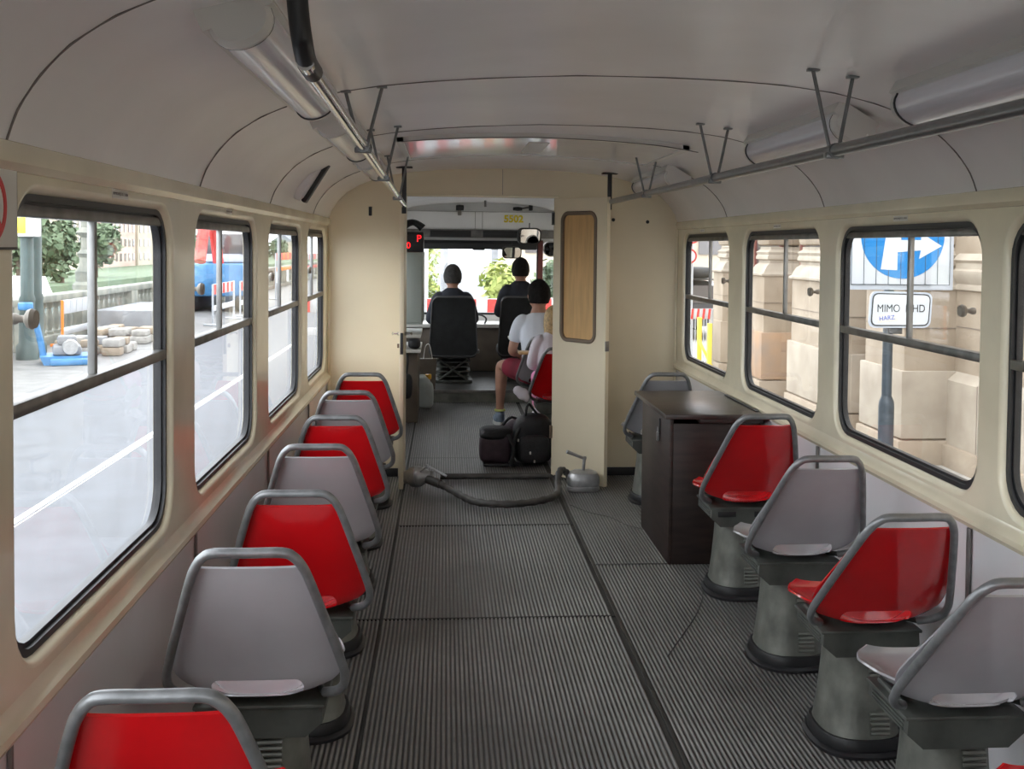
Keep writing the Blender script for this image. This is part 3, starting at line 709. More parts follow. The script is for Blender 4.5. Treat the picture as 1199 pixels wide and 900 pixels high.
MB().tube(smooth([(-.055,-.06,.33),(-.052,-.07,.40),(-.035,-.07,.43),(-.01,-.06,.40),(.03,-.05,.35)],5), .009, 8).build('top_loop', 'bag', bp)
MB().tube(smooth([(-.09,-.09,.28),(-.14,-.13,.18),(-.15,-.14,.05),(-.11,-.14,.015)],5), .013, 8).build('shoulder_strap', 'bag', bp)
for x, z in ((-.115,.19),(-.03,.10),(.0,.04)): MB().rbox((x-.006,-.172,z-.010),(x+.006,-.160,z+.010),.003).build('buckle', 'lampw', bp)
dg = empty('dark_duffel', (.13,8.25,0), label='soft dark bag lying behind the shoe and the backpack', cat='bag')
link('body', blob([((0,0,.10),(.17,.16,.10),3),((.05,.06,.19),(.10,.09,.05),2)],.012), 'plum', dg)
MB().tube(smooth([(-.12,0,.15),(-.02,-.02,.26),(.12,.02,.16)],5), .010, 8).build('handle', 'bag', dg)

# ------------------------------------------------------------------ front compartment
def thing(name, loc, lab, cat, grp=None): return empty(name, loc, label=lab, cat=cat, group=grp)
# step and cab platform
pf = MB().box((-XW,10.86,-.02),(XW,YF,.118)).build('floor_cab', 'strip'); tag(pf, kind='structure')
MB().rbox((-XW,10.845,.09),(XW,10.875,.124),.004).build('step_nosing', 'alu', pf)
MB().box((-XW,10.85,0),(XW,10.86,.09)).build('step_riser', 'iron', pf)
# electrical cabinet left
cbn = thing('equipment_cabinet', (-.89,9.9,0), 'grey-green equipment cabinet on the left of the front compartment', 'cabinet')
MB().rbox((-.26,-.36,.86),(.30,.36,1.485),.006).build('upper_body', 'green', cbn)
MB().rbox((.155,-.372,.88),(.29,-.360,1.465),.004).build('door', 'green', cbn)
MB().rbox((-.26,-.30,.0),(.26,.36,.62),.006).build('lower_body', 'brownp', cbn)
MB().rbox((-.26,-.36,.745),(.285,.36,.775),.003).build('shelf', 'paper', cbn)
MB().rbox((-.26,-.42,.62),(.285,.36,.648),.003).build('shelf', 'paper', cbn)
MB().rbox((-.26,.2,.0),(-.2,.36,.86),.003).build('back', 'brownp', cbn)
dp = thing('display_box', (-.665,9.85,1.486), 'black display box with red digits on top of the grey-green cabinet', 'display')
MB().rbox((-.09,-.16,0),(.075,.10,.175),.006).build('case', 'black', dp)
MB().box((-.07,-.163,.05),(.06,-.161,.14)).build('screen', 'black', dp)
text('P', .085, 'redled', dp, (.035,-.165,.115), (PI/2,0,0), 'digit'); text('0', .075, 'redled', dp, (-.055,-.165,.055), (PI/2,0,0), 'digit')
hs = MB().tube(smooth([(-.09,0,.05),(-.05,0,.075),(.0,0,.085),(.05,0,.06),(.08,0,.035)],5), [.028+.010*abs(i-10)/10 for i in range(21)], 10).build('handset', 'black'); hs.location = (-.68,9.82,1.661); tag(hs, 'black telephone handset resting on the display box', 'handset')
sb = link('shoulder_bag', blob([((0,0,.047),(.055,.09,.045),3)],.008), 'bag'); sb.location = (-.66,9.56,.649); tag(sb, 'small black bag on the cream shelf under the cabinet', 'bag')
hb = thing('hanging_bag', (-.72,9.43,.24), 'dark bag hanging below the lower shelf beside the left door leaf', 'bag')
link('body', blob([((0,0,.10),(.05,.045,.11),3)],.01), 'bag', hb); MB().tube(smooth([(0,0,.19),(.01,.0,.32),(.0,.02,.38)],4), .008, 8).build('strap', 'bag', hb)
# jug and tote
jg = thing('water_canister', (-.585,10.45,0), 'milky plastic canister with orange cap on the floor by the step', 'canister')
link('body', blob([((0,0,.13),(.085,.07,.13),4),((-.01,0,.27),(.06,.05,.045),2.2)],.009), 'jug', jg)
MB().tube(smooth([(-.075,0,.22),(-.055,0,.30),(0,0,.31),(.03,0,.27)],4), .012, 8).build('handle', 'jug', jg)
MB().lathe([(0,.28),(.028,.28),(.030,.30),(.028,.325),(0,.327)], c=(.035,0,0), n=16).build('cap', 'orangecap', jg)
tb = thing('paper_bag', (-.56,11.0,.118), 'small beige bag with a thin loop standing behind the canister', 'bag')
MB().loft([[(-.07,-.04,0),(.07,-.04,0),(.07,.04,0),(-.07,.04,0)],[(-.085,-.035,.30),(.085,-.035,.30),(.085,.035,.30),(-.085,.035,.30)]]).build('body', 'brownp', tb)
MB().tube(smooth([(-.05,-.03,.29),(-.03,-.03,.42),(.01,-.03,.44),(.04,-.03,.30)],4), .005, 6).build('loop', 'lampw', tb)

# driver's seats
def dseat(x, y, lab):
    e = thing('driver_seat', (x,y,.118), lab, 'seat', 'dark high-backed cab seats')
    def slab(w0, w1, z0, z1, y0, y1, th):
        L = []
        n = 10
        for k in range(n+1):
            t = k/n; z = z0+(z1-z0)*t; w = w0+(w1-w0)*t; c = 1-.06*(max(0,(t-.85)/.15))**2; yy = y0+(y1-y0)*t
            L.append([(p[0]*c, yy+p[1], z) for p in rrect(-w/2,-th/2,w/2,th/2,th*.45,4)])
        return MB().loft(L)
    b = MB(); pts = rrect(-.25,.30,.25,.915,.07,5)
    pts = [(p[0]*(1-.13*(p[1]-.30)/.6), p[1]) for p in pts]
    b.prism(pts, -.05, .05, 'y'); R_ = Matrix.Translation((0,-.22,0)) @ Matrix.Rotation(math.radians(8),4,'X')
    o = b.xf(R_).build('backrest', 'seatdk', e)
    m = MB().tube([(p[0]*1.0, -.052, p[1]) for p in pts], .007, 6, closed=True).xf(R_); m.build('piping', 'seatpipe', o)
    MB().rbox((-.24,-.22,.26),(.24,.24,.38),.04,3).build('cushion', 'seatdk', e)
    m = MB()
    for k in range(4): m.rbox((-.17-.01*(k%2),-.2,.06+.05*k),(.17+.01*(k%2),.2,.075+.05*k),.005)
    m.rbox((-.2,-.22,.0),(.2,.22,.03),.006); m.tube([(-.15,-.2,.03),(.15,-.2,.25)], .012, 8).tube([(.15,-.2,.03),(-.15,-.2,.25)], .012, 8)
    m.build('suspension_base', 'iron_d', e)
    MB().rbox((-.06,-.29,.285),(.06,-.268,.305),.005).build('red_tag', 'redp', e)
    MB().rbox((.25,-.12,.30),(.275,-.08,.34),.006).build('knob', 'alu', e)
    return e
dseat(-.31, 11.65, 'dark high-backed cab seat on the left, under the greying driver')
dseat(.40, 11.75, 'dark high-backed cab seat on the right, behind the white-shirted passenger')

# front end wall, windscreen, header
ZW0, ZW1 = .74, 1.60
outf = [(-XW,0.118),(XW,.118),(XW,1.7)]+PROF[::-1][1:]+[(-x,z) for x, z in PROF[1:]]
fw = MB().plate(outf, [rrect(-1.0,ZW0,.70,ZW1,.06),rrect(.76,ZW0,1.10,ZW1,.05)], YF, YF+.05, 'y').build('wall_cab', 'white'); tag(fw, kind='structure')
wsn = empty('window_31', (0,YF+.03,ZW0), kind='structure')
MB().add([(-1.0,0,0),(1.10,0,0),(1.10,0,ZW1-ZW0),(-1.0,0,ZW1-ZW0)], [(0,1,2,3)]).build('windscreen', 'glass', wsn)
m = MB(); Lw = lambda i, y: [(p[0], y, p[1]-ZW0) for p in rrect(-1.0+i,ZW0+i,.70-i,ZW1-i,.06)]
m.loft([Lw(-.01,-.05),Lw(.015,-.05),Lw(.015,0),Lw(-.01,0),Lw(-.01,-.05)], cap=False).build('gasket', 'rubber', wsn)
MB().rbox((.70,-.06,-.02),(.76,.0,ZW1-ZW0+.02),.006).build('pillar', 'maroonp', wsn)
# header panels
hd = empty('header_panel', (0,YF-.08,1.62), label='white header panel with black slots and yellow number above the windscreen', cat='panel')
m = MB().rbox((-1.0,-.02,.125),(1.05,.0,.33),.004); m.build('board', 'white', hd)
MB().rbox((-1.0,-.03,.02),(1.0,.0,.118),.003).build('slot_rail', 'alu', hd)
for x0, x1 in ((-.58,-.10),(.04,.52)): MB().rbox((x0,-.036,.03),(x1,-.028,.105),.003).build('black_slot', 'black', hd)
MB().rbox((-.055,-.026,.12),(-.050,-.018,.33),.001).rbox((.030,-.026,.12),(.035,-.018,.33),.001).build('joint', 'inkg', hd)
MB().rbox((-1.0,-.024,.326),(1.0,-.016,.330),.001).build('joint', 'inkg', hd)
text('5502', .115, 'yellow2', hd, (.40,-.026,.245), (PI/2,0,0), 'number', bold=.004)
# blackish gap above
rb = MB().rbox((-.66,-.03,0),(.68,.03,.088),.02,3).build('roller_blind', 'black'); rb.location = (0,YF-.12,1.505); tag(rb, 'dark roller blind rolled up across the top of the windscreen', 'blind')
MB().rbox((-.08,-.034,-.012),(.06,-.0,.004),.004).build('pull', 'black', rb)
cl_ = MB().rbox((-.7,-.3,0),(.7,.3,.02),.005).build('ceiling_vent', 'black'); cl_.location = (-.05,8.1,arcz(.7)-.02); tag(cl_, 'dark ceiling opening just inside the front compartment', 'vent')
# microphone stalk and little lamp
mc = thing('microphone', (.55,YF-.10,2.0), 'black microphone on a short stalk above the yellow number', 'microphone')
MB().tube([(-.06,0,-.01),(.04,0,.01)], .012, 8).build('stalk', 'alu', mc); MB().lathe([(0,-.06),(.02,-.055),(.024,0),(.018,.05),(0,.052)], axis='x', c=(-.10,0,-.012), n=12).build('head', 'black', mc)
MB().rbox((.03,-.03,-.03),(.075,.03,.04),.01).build('clamp', 'black', mc)
sp = thing('spotlight', (-.24,YF-.16,1.99), 'small black spotlight above the windscreen, left of centre', 'lamp')
MB().lathe([(0,-.04),(.03,-.04),(.036,.0),(.03,.05),(0,.055)], n=14, axis='x').build('housing', 'black', sp); MB().rbox((-.02,-.03,-.09),(.025,.01,-.03),.008).build('stem', 'inkg', sp)
hk = thing('ceiling_hook', (.03,12.0,2.0), 'small dark fitting hanging from the cab ceiling', 'fitting')
MB().tube([(0,0,.04),(0,0,-.03)], .012, 8).build('stem', 'alu', hk)
# mirrors
def mirror(name, x, y, z, w, h, lab):
    e = thing(name, (x,y,z), lab, 'mirror')
    pts = rrect(-w/2,-h/2,w/2,h/2,h*.32,5)
    MB().prism(pts, .0, .03, 'y').build('housing', 'black', e)
    MB().prism([(p[0]*.88,p[1]*.84) for p in pts], -.003, .001, 'y').build('glass', 'mirror', e)
    MB().tube([(0,.015,h*.4),(0,.02,h*.9 if w<.23 else h*.8)], .006, 8).build('arm', 'black', e)
    e.rotation_euler = (math.radians(6),0,math.radians(12)); return e
mirror('rear_view_mirror', .345,12.3,1.475,.22,.135,'small rounded rear-view mirror hanging in front of the windscreen')
mirror('rear_view_mirror', .53,12.2,1.66,.27,.18,'larger oval rear-view mirror right of and above the small one')
fn = thing('cab_fan', (.74,11.9,1.52), 'round white cab fan partly behind the open door leaf', 'fan')
MB().lathe([(.075,0),(.085,0),(.085,-.02),(.075,-.02),(.075,0)], axis='y', n=28).build('guard', 'lampw', fn)
m = MB()
for k in range(4): m.add([tuple(Matrix.Rotation(k*PI/2,3,'Y') @ Vector(p)) for p in ((0,-.01,0),(.03,-.015,.065),(-.02,-.005,.07),(-.02,-.005,.02))], [(0,1,2,3)])
m.lathe([(0,-.03),(.02,-.03),(.022,0),(0,0)], axis='y', n=12); m.build('blades', 'black', fn)
# control desk
cd = thing('control_desk', (0,12.72,.118), 'dark control desk under the windscreen with pale top', 'console')
MB().rbox((-1.1,-.20,0),(1.1,.34,.50),.02).build('body', 'brownp', cd)
MB().rbox((-1.12,-.26,.50),(1.12,.36,.545),.01).build('top', 'lampw', cd)
MB().tube(smooth([(.05,-.2,.54),(.07,-.2,.60),(.02,-.2,.64),(-.05,-.2,.65)],4), .010, 8).build('control_handle', 'black', cd)
# side doors' dark recess on the right of the cab, cab partitions
pc = thing('passenger_table', (.33,9.62,.73), 'small cream-edged table by the white-shirted passenger', 'table')
MB().rbox((-.17,-.10,0),(.55,.16,.018),.004).build('top', 'paper', pc); MB().rbox((.3,-.02,-.73),(.36,.04,0),.004).build('leg', 'alu', pc)
pp = MB().rbox((-.05,-.035,0),(.05,.035,.004),.001).build('leaflet', 'signw'); pp.location = (.25,9.58,.749); tag(pp, 'white leaflet on the far small table', 'leaflet')
pc2 = thing('passenger_table', (.42,8.60,.70), 'nearer small table with wooden edge at the passenger hip', 'table')
MB().rbox((-.24,-.06,0),(.5,.10,.02),.005).build('top', 'wood', pc2); MB().rbox((.3,-.02,-.70),(.36,.04,0),.004).build('leg', 'alu', pc2)
# passenger seats ahead: one grey, one red
put_seat(sg, .40, 9.12, 1.0, 'grey seat under the passenger in maroon shorts')
put_seat(sr, .43, 8.17, 1.0, 'red seat in the front compartment, half hidden by the door leaf')

# ------------------------------------------------------------------ people
def skinmesh(joints, edges, root=0, sub=2):
    me = bpy.data.meshes.new('sk'); me.from_pydata([j[0] for j in joints], edges, []); o = bpy.data.objects.new('sk', me); C.objects.link(o)
    md = o.modifiers.new('skin','SKIN')
    if not me.skin_vertices: me.attributes
    for i, j in enumerate(joints):
        r = j[1]; me.skin_vertices[0].data[i].radius = (r, r) if not isinstance(r, tuple) else r
    me.skin_vertices[0].data[root].use_root = True
    s = o.modifiers.new('sub','SUBSURF'); s.levels = sub
    m2 = evalmesh(o, 'sk'); bpy.data.objects.remove(o); return m2
def joinmeshes(ms):
    bm = bmesh.new()
    for m in ms: bm.from_mesh(m)
    me = bpy.data.meshes.new('j'); bm.to_mesh(me); bm.free(); return me
def chain(pts): return pts, [(i,i+1) for i in range(len(pts)-1)]
def head_mesh(c, s=1., yaw=0.):
    bm = bmesh.new()
    bmesh.ops.create_icosphere(bm, subdivisions=4, radius=1)
    for v in bm.verts:   # face looks along +Y
        x, y, z = v.co
        w = .081*(1-.12*max(0,-z)**1.5); d = .096; h = .118
        yy = y*d; 
        if z < -.2 and y < 0: yy *= 1-.35*min(1, (-z-.2)/.8)
        v.co = Vector((x*w, yy, z*h))
        if y > .5: 
            f = (y-.5)*2; nz = math.exp(-((x/.16)**2))*math.exp(-(((z+.12)/.22)**2)); v.co.y += .036*nz*f
            v.co.y -= .010*math.exp(-((abs(x)-.36)/.16)**2)*math.exp(-(((z-.08)/.14)**2))
            v.co.y += .007*math.exp(-((x/.3)**2))*math.exp(-(((z+.5)/.08)**2))
            v.co.y += .010*math.exp(-((x/.3)**2))*math.exp(-(((z+.82)/.15)**2))
    for s_ in (-1,1):
        d = bmesh.ops.create_icosphere(bm, subdivisions=2, radius=1)['verts']
        for v in d: v.co = Vector((v.co.x*.012+s_*.079, v.co.y*.018-.005, v.co.z*.030-.005))
    R_ = Matrix.Translation(c) @ Matrix.Rotation(yaw,4,'Z') @ Matrix.Scale(s,4)
    bm.transform(R_); me = bpy.data.meshes.new('h'); bm.to_mesh(me); bm.free(); return me
def hair_mesh(c, s=1., yaw=0., long=0.):
    bm = bmesh.new(); bmesh.ops.create_icosphere(bm, subdivisions=4, radius=1)
    for v in bm.verts:
        x, y, z = v.co; r = 1.0
        lim = -.42-long if y < .1 else .25
        zz = z
        if y > .45: zz = max(z, .42)
        elif y > 0: zz = max(z, -.02+(y)*.9)
        else: zz = max(z, -.55)
        j = 1+.02*math.sin(17*x+5*z)*math.cos(13*y)
        v.co = Vector((x*.089*j, y*.104*j-.006, zz*.121*j+.004))
        if long and y < .35 and z < 0: v.co.z -= long*min(1,-z*1.6); v.co.x *= 1.06
    for v in bm.verts: pass
    bm.transform(Matrix.Translation(c) @ Matrix.Rotation(yaw,4,'Z') @ Matrix.Scale(s,4)); me = bpy.data.meshes.new('hr'); bm.to_mesh(me); bm.free()
    return remesh(me, .006, 'hair', 2)
def hand(wrist, d, up, side, curl=.5, s=1.):
    """five fingers and a palm, d = pointing direction, up = back of hand, side = thumb side"""
    w = Vector(wrist); d = Vector(d).normalized(); up = Vector(up).normalized(); th = Vector(side).normalized(); out = []
    out.append(skinmesh([(tuple(w), .024*s), (tuple(w+d*.04*s), (.036*s,.018*s)), (tuple(w+d*.085*s), (.038*s,.015*s))], [(0,1),(1,2)]))
    for k, (l, o_) in enumerate(((.070,.030),(.078,.010),(.073,-.010),(.058,-.029))):
        p = w+d*.075*s+th*o_*s; pts = [(tuple(p), .010*s)]; a = 0
        for seg in range(3):
            a += curl*(.5+.35*seg); v = d*math.cos(a)-up*math.sin(a); p = p+v*l*s*(.45,.32,.25)[seg]; pts.append((tuple(p), (.0095-.0012*seg)*s))
        out.append(skinmesh(*chain(pts), sub=1))
    p = w+d*.025*s+th*.028*s; pts = [(tuple(p), .012*s)]
    for seg, v in enumerate((th*.7+d*.7, th*.35+d*.9-up*.2, d*.95-up*.35)): p = p+v.normalized()*(.035,.03,.024)[seg]*s; pts.append((tuple(p), (.012-.0015*seg)*s))
    out.append(skinmesh(*chain(pts), sub=1))
    return out
def person(loc, rz, lab, skinm, hairm, topm, botm, shoem, headyaw=0., short_sleeve=False, shorts=False, lean=.05, seat_h=.45, kneeL=(-.13,.44), kneeR=(.13,.44), footL=None, footR=None, hair_long=0., s=1., arms='fwd'):
    e = thing('person', loc, lab, 'person'); e.rotation_euler = (0,0,rz); e.scale = (s,s,s)
    zh = seat_h+.09
    hip = (0,0,zh); wa = (0,.0+lean*.2,zh+.16); ch = (0,lean*.7,zh+.34); nk = (0,lean+.015,zh+.50); hd_ = Vector((0,lean+.04,zh+.635)); hs = 1.10
    tors = [(hip,(.165,.115)),(wa,(.145,.10)),(ch,(.165,.105)),((0,lean+.01,zh+.44),(.12,.08)),(nk,.062),((0,lean+.03,zh+.57),.060)]
    parts = [skinmesh(*chain(tors)), head_mesh(hd_, hs, headyaw)]
    ar = {}; lg = {}
    for sd in (-1,1):
        sh_ = (sd*.165,lean,zh+.415)
        if arms == 'fwd': el = (sd*.235,lean+.07,zh+.17); wr_ = (sd*.17,lean+.30,zh+.14)
        else: el = (sd*.225,lean+.02,zh+.16); wr_ = (sd*.14,lean+.24,zh+.12)
        ar[sd] = (sh_, el, wr_); dd = (Vector(wr_)-Vector(el)).normalized()
        parts.append(skinmesh(*chain([((sd*.09,lean,zh+.43),.065),(sh_,.060),(tuple(Vector(sh_).lerp(Vector(el),.5)),.047),(el,.041),(tuple(Vector(el).lerp(Vector(wr_),.3)),.043),(wr_,.027),(tuple(Vector(wr_)+dd*.03),.026)])))
        parts += hand(wr_, dd, (0,0,1), (-sd,0,0), .6)
    for sd, kn_, ft in ((-1,kneeL,footL),(1,kneeR,footR)):
        hj = (sd*.095,.03,zh-.01); k = (kn_[0],kn_[1],zh+.01 if len(kn_) < 3 else kn_[2]); a = ft or (kn_[0],kn_[1]+.0,.09)
        mid = tuple((Vector(k)*.68+Vector(a)*.32)+Vector((0,-.02,0))); lg[sd] = (hj, k, mid, a)
        parts.append(skinmesh(*chain([((sd*.07,-.02,zh),.10),(hj,.092),(tuple(Vector(hj).lerp(Vector(k),.55)),.075),(k,.058),(mid,.056),(tuple(Vector(k)*.25+Vector(a)*.75),.038),(a,.036)])))
        parts.append(skinmesh(*chain([((a[0],a[1]-.03,a[2]-.03),.034),((a[0],a[1]+.08,a[2]-.045),(.038,.028)),((a[0],a[1]+.16,a[2]-.06),(.034,.02))])))
    body = remesh(joinmeshes(parts), .0065, 'body', 2); bo_ = link('body', body, skinm, e)
    # face: eyes, brows and lips set into the head
    Rh = Matrix.Translation(hd_) @ Matrix.Rotation(headyaw,4,'Z') @ Matrix.Scale(hs,4)
    m = MB()
    for sd in (-1,1): m.lathe([(0,.0),(.006,.002),(.0085,.008),(.006,.014),(0,.016)], c=(sd*.029,.070,.012), axis='y', n=10)
    m.xf(Rh).build('eyes', 'ink', e)
    MB().tube([(-.022,.086,-.052),(-.008,.094,-.049),(.008,.094,-.049),(.022,.086,-.052)], [.002,.005,.005,.002], 8).xf(Rh).build('lips', 'lips', e)
    link('hair', hair_mesh(hd_, hs, headyaw, hair_long), hairm, e)
    # top garment
    ms = [skinmesh(*chain([((0,0,zh-.02),(.178,.132)),(wa,(.168,.122)),(ch,(.190,.122)),((0,lean+.005,zh+.435),(.165,.095)),((0,lean+.015,zh+(.50 if short_sleeve else .535)),.078)]))]
    for sd in (-1,1):
        sh_, el, wr_ = [Vector(p) for p in ar[sd]]
        if short_sleeve: c_ = [((sd*.08,lean,zh+.43),.080),(tuple(sh_),.072),(tuple(sh_.lerp(el,.75)),.064)]
        else: c_ = [((sd*.08,lean,zh+.43),.080),(tuple(sh_),.078),(tuple(sh_.lerp(el,.5)),.066),(tuple(el),.062),(tuple(el.lerp(wr_,.93)),.042)]
        ms.append(skinmesh(*chain(c_)))
    link('top', remesh(joinmeshes(ms), .009, 'top', 7), topm, e)
    ms = [skinmesh(*chain([((0,-.02,zh+.05),(.170,.122)),((0,.0,zh-.04),(.168,.12))]))]
    for sd in (-1,1):
        hj, k, mid, a = [Vector(p) for p in lg[sd]]
        if shorts: c_ = [((sd*.07,-.02,zh),.110),(tuple(hj),.108),(tuple(hj.lerp(k,.55)),.096),(tuple(hj.lerp(k,.86)),.086)]
        else: c_ = [((sd*.07,-.02,zh),.110),(tuple(hj),.106),(tuple(hj.lerp(k,.55)),.090),(tuple(k),.077),(tuple(k.lerp(a,.5)),.068),(tuple(k.lerp(a,.92)),.056)]
        ms.append(skinmesh(*chain(c_)))
    link('shorts' if shorts else 'trousers', remesh(joinmeshes(ms), .009, 'bottoms', 2), botm, e)
    for sd in (-1,1):
        a = Vector(lg[sd][3]); m = blob([((a.x,a.y+.06,a.z-.045),(.048,.125,.035),2.6),((a.x,a.y-.01,a.z-.02),(.042,.055,.055),2.6)],.008)
        so = link('shoe', m, shoem, e)
        MB().loft([[(a.x+.05*math.cos(t)*k_, a.y+.06+.135*math.sin(t)*k_, z) for t in [2*PI*i/20 for i in range(20)]] for k_, z in ((1.0,a.z-.09),(1.02,a.z-.075),(.97,a.z-.062))]).build('sole', 'sole', so)
        if shorts: MB().tube([(a.x+.040*math.cos(t), a.y-.012+.044*math.sin(t), a.z+.038) for t in [2*PI*i/16 for i in range(16)]], .010, 8, closed=True).build('sock_cuff', 'lime', so)
    return e
person((-.32,11.70,.10), 0, 'person with short greying hair and dark jacket seated at the left cab seat', 'skin', 'hairg', 'navy', 'navy', 'black', lean=.03, seat_h=.39, headyaw=.1)
person((.41,11.80,.118), 0, 'person in dark clothes with dark hair on the right cab seat', 'skin', 'hair', 'navy', 'navy', 'black', lean=.0, seat_h=.45, headyaw=-.1)
person((.40,9.10,0), math.radians(4), 'person in white t-shirt and maroon shorts sitting with one leg in the aisle', 'skin', 'hair', 'tee', 'maroon', 'shoe', lean=.12, seat_h=.41, short_sleeve=True, shorts=True,
   kneeL=(-.285,.36,.53), footL=(-.29,.42,.09), kneeR=(.12,.46,.50), footR=(.14,.50,.09), arms='in', headyaw=.2)
person((.42,8.20,.20), 0, 'child with blond hair in pale top and pink skirt on the red front seat', 'skin2', 'blond', 'palew', 'pink', 'palew', lean=.04, seat_h=.36, hair_long=.16, s=.74, arms='in')
ty = link('shoe_lump', blob([((0,0,.05),(.045,.04,.045),2),((-.035,0,.075),(.035,.03,.035),2),((.03,0,.02),(.025,.03,.03),2)],.008), 'palew'); ty.location = (.165,7.90,.43); tag(ty, 'small white lump standing in for the child shoe at the red front seat', 'cloth')  # lump stands in for the child's dangling white shoe

exec_outside = True
# ------------------------------------------------------------------ outside, right: stone building, pavement, signs
def S(name, mb, mat): o = mb.build(name, mat); tag(o, kind='structure'); return o
RZ = -.85
S('ground_road', MB().box((-6.3,-30,RZ-.2),(2.6,160,RZ)), 'road')
S('ground_pavement', MB().box((2.6,-30,RZ-.2),(30,160,RZ+.12)), 'pave')
S('trim_50', MB().rbox((2.45,-30,RZ-.1),(2.62,160,RZ+.125),.02), 'kerb')
for i, x in enumerate((-4.05,-2.62)): S('trim_%d' % (51+i), MB().rbox((x-.035,-30,RZ-.05),(x+.035,160,RZ+.004),.003).rbox((x+.06,-30,RZ-.05),(x+.075,160,RZ+.004),.003), 'rails')
bd = empty('stone_building', (6.,14.,RZ+.12), label='sandstone building with moulded pilasters behind the right windows', cat='building')
def BP(mb, name, mt, par=None):
    if par is None: mb.v = [(v[0]-6., v[1]-14., v[2]-RZ-.12) for v in mb.v]; return mb.build(name, mt, bd)
    mb.v = [(v[0]-6., v[1]-14., v[2]-RZ-.12) for v in mb.v]; o = mb.build(name, mt, par); return o
XF, XR = 4.42, 5.02
BP(MB().box((XR,-12,RZ),(XR+6,20.3,12)), 'wall', 'stone')
BP(MB().prism([(XR-.10,RZ),(XR-.10,.18),(XR,.27),(XR+.1,.27),(XR+.1,RZ)], -12, 20.3, 'y'), 'plinth', 'stone2')
BP(MB().prism([(XR,1.12),(XR-.04,1.14),(XR-.04,1.17),(XR-.02,1.20),(XR-.08,1.30),(XR-.08,1.34),(XR-.04,1.36),(XR-.04,1.42),(XR-.07,1.45),(XR-.03,1.50),(XR,1.52)], -12, LX(1056,XF)-.02, 'y'), 'string_moulding', 'stone2')
for z_ in (.74,1.95,2.6,3.3): BP(MB().box((XR-.004,-12,z_),(XR+.01,LX(1056,XF),z_+.010)), 'joint', 'joint')
for y_ in (1.9,4.1,8.2,9.6,10.6): BP(MB().box((XR-.104,y_,RZ),(XR-.09,y_+.010,.19)), 'joint', 'joint')
BP(MB().rbox((XR-.15,-12,RZ),(XR+.1,20.3,-.50),.02), 'foot_course', 'stone')
def pil(y0, y1, low):
    body = MB().rbox((XF+.04,y0+.03,RZ),(XR+.1,y1-.03,1.14),.015)
    o = BP(body, 'pilaster', 'stone')
    # moulded neck: (out, z)
    pr = [(.04,1.12),(.0,1.14),(.0,1.165),(.03,1.18),(.05,1.22),(.09,1.29),(.14,1.33),(.14,1.37),(.10,1.39),(.10,1.43),(.12,1.46),(.10,1.50),(.16,1.54),(.16,1.58)]
    L = [[(XF+d, y0+d*.6, z),(XR+.1, y0+d*.6, z),(XR+.1, y1-d*.6, z),(XF+d, y1-d*.6, z)] for d, z in pr]
    BP(MB().loft(L), 'neck_moulding', 'stone2', o)
    z = 1.58
    for k in range(8):
        h = .62; BP(MB().rbox((XF+.10,y0+.06,z+.02),(XR+.1,y1-.06,z+h-.02),.06,2), 'rustic_block', 'stone', o); z += h
    BP(MB().rbox((XF,y0-.02,-.45),(XR+.1,y1+.02,.27),.012), 'base_block', low, o)
    BP(MB().rbox((XF-.03,y0-.03,RZ),(XR+.1,y1+.03,-.47),.012), 'foot_block', 'stone', o)
    BP(MB().box((XF+.036,y0+.02,.72),(XR,y1-.02,.728)), 'joint', 'joint', o)
K = lambda px: LX(px, XF)
for a, b, c in ((-3,-1,'stone2'),(1,3.2,'stone2'),(5.0,7.2,'stone2'),(K(1056),K(1008),'stone2'),(K(984),K(922),'stone2'),(K(891),K(875),'stone3'),(K(843),K(831),'stone')): pil(a, b, c)
# doors and display windows in the recesses
def recess(y0, y1, z0, z1):
    f = BP(MB().plate([(y0,z0),(y1,z0),(y1,z1),(y0,z1)], [[(y0+.09,z0+.3),(y1-.09,z0+.3),(y1-.09,z1-.1),(y0+.09,z1-.1)]], XR-.05, XR+.02, 'x'), 'window_frame', 'maroonp')
    BP(MB().box((XR-.02,y0+.09,z0+.3),(XR-.012,y1-.09,z1-.1)), 'pane', 'darkglass', f)
recess(K(1008)+.1,K(984)-.1,.0,3.2); recess(K(922)+.1,K(891)-.1,1.0,3.4); recess(K(875)+.1,K(843)-.1,.6,3.4)
BP(MB().rbox((XR-.16,K(1008)+.05,RZ),(XR,K(984)-.05,.0),.01), 'door_step', 'stone3')

# road sign on its pole
YS = 9.7
sg_ = empty('road_sign', (PX(1041),YS,RZ+.12), label='blue mandatory direction sign with plate MIMO MHD on a dark pole', cat='sign')
sz = RZ+.12
MB().lathe([(.045,.95),(.045,3.2),(0,3.2)], n=20).lathe([(.085,0),(.085,.02),(.07,.03),(.07,.86),(.066,.90),(.046,.95),(.044,.96)], n=24).build('pole', 'pole', sg_)
x0, x1 = PX(987)-PX(1041), PX(1111)-PX(1041); zb_ = PZ(339)-sz; zt_ = zb_+(x1-x0)
pn = MB().rbox((x0,-.085,zb_),(x1,-.055,zt_),.006).build('panel_rim', 'alup', sg_)
MB().rbox((x0+.04,-.092,zb_+.045),(x1-.04,-.084,zt_-.045),.003).build('white_field', 'signw', pn)
xc_ = PX(1051)-PX(1041); zc_ = PZ(276)-sz; rr = .385
MB().prism([(xc_+rr*math.cos(2*PI*k/64), zc_+rr*math.sin(2*PI*k/64)) for k in range(64)], -.0965, -.090, 'y').build('blue_disc', 'blue', pn)
m = MB()
for k in range(9): xx = x0+.04+(x1-x0-.08)*k/8; m.box((xx-.0025,-.0985,zb_+.045),(xx+.0025,-.0960,zt_-.045))
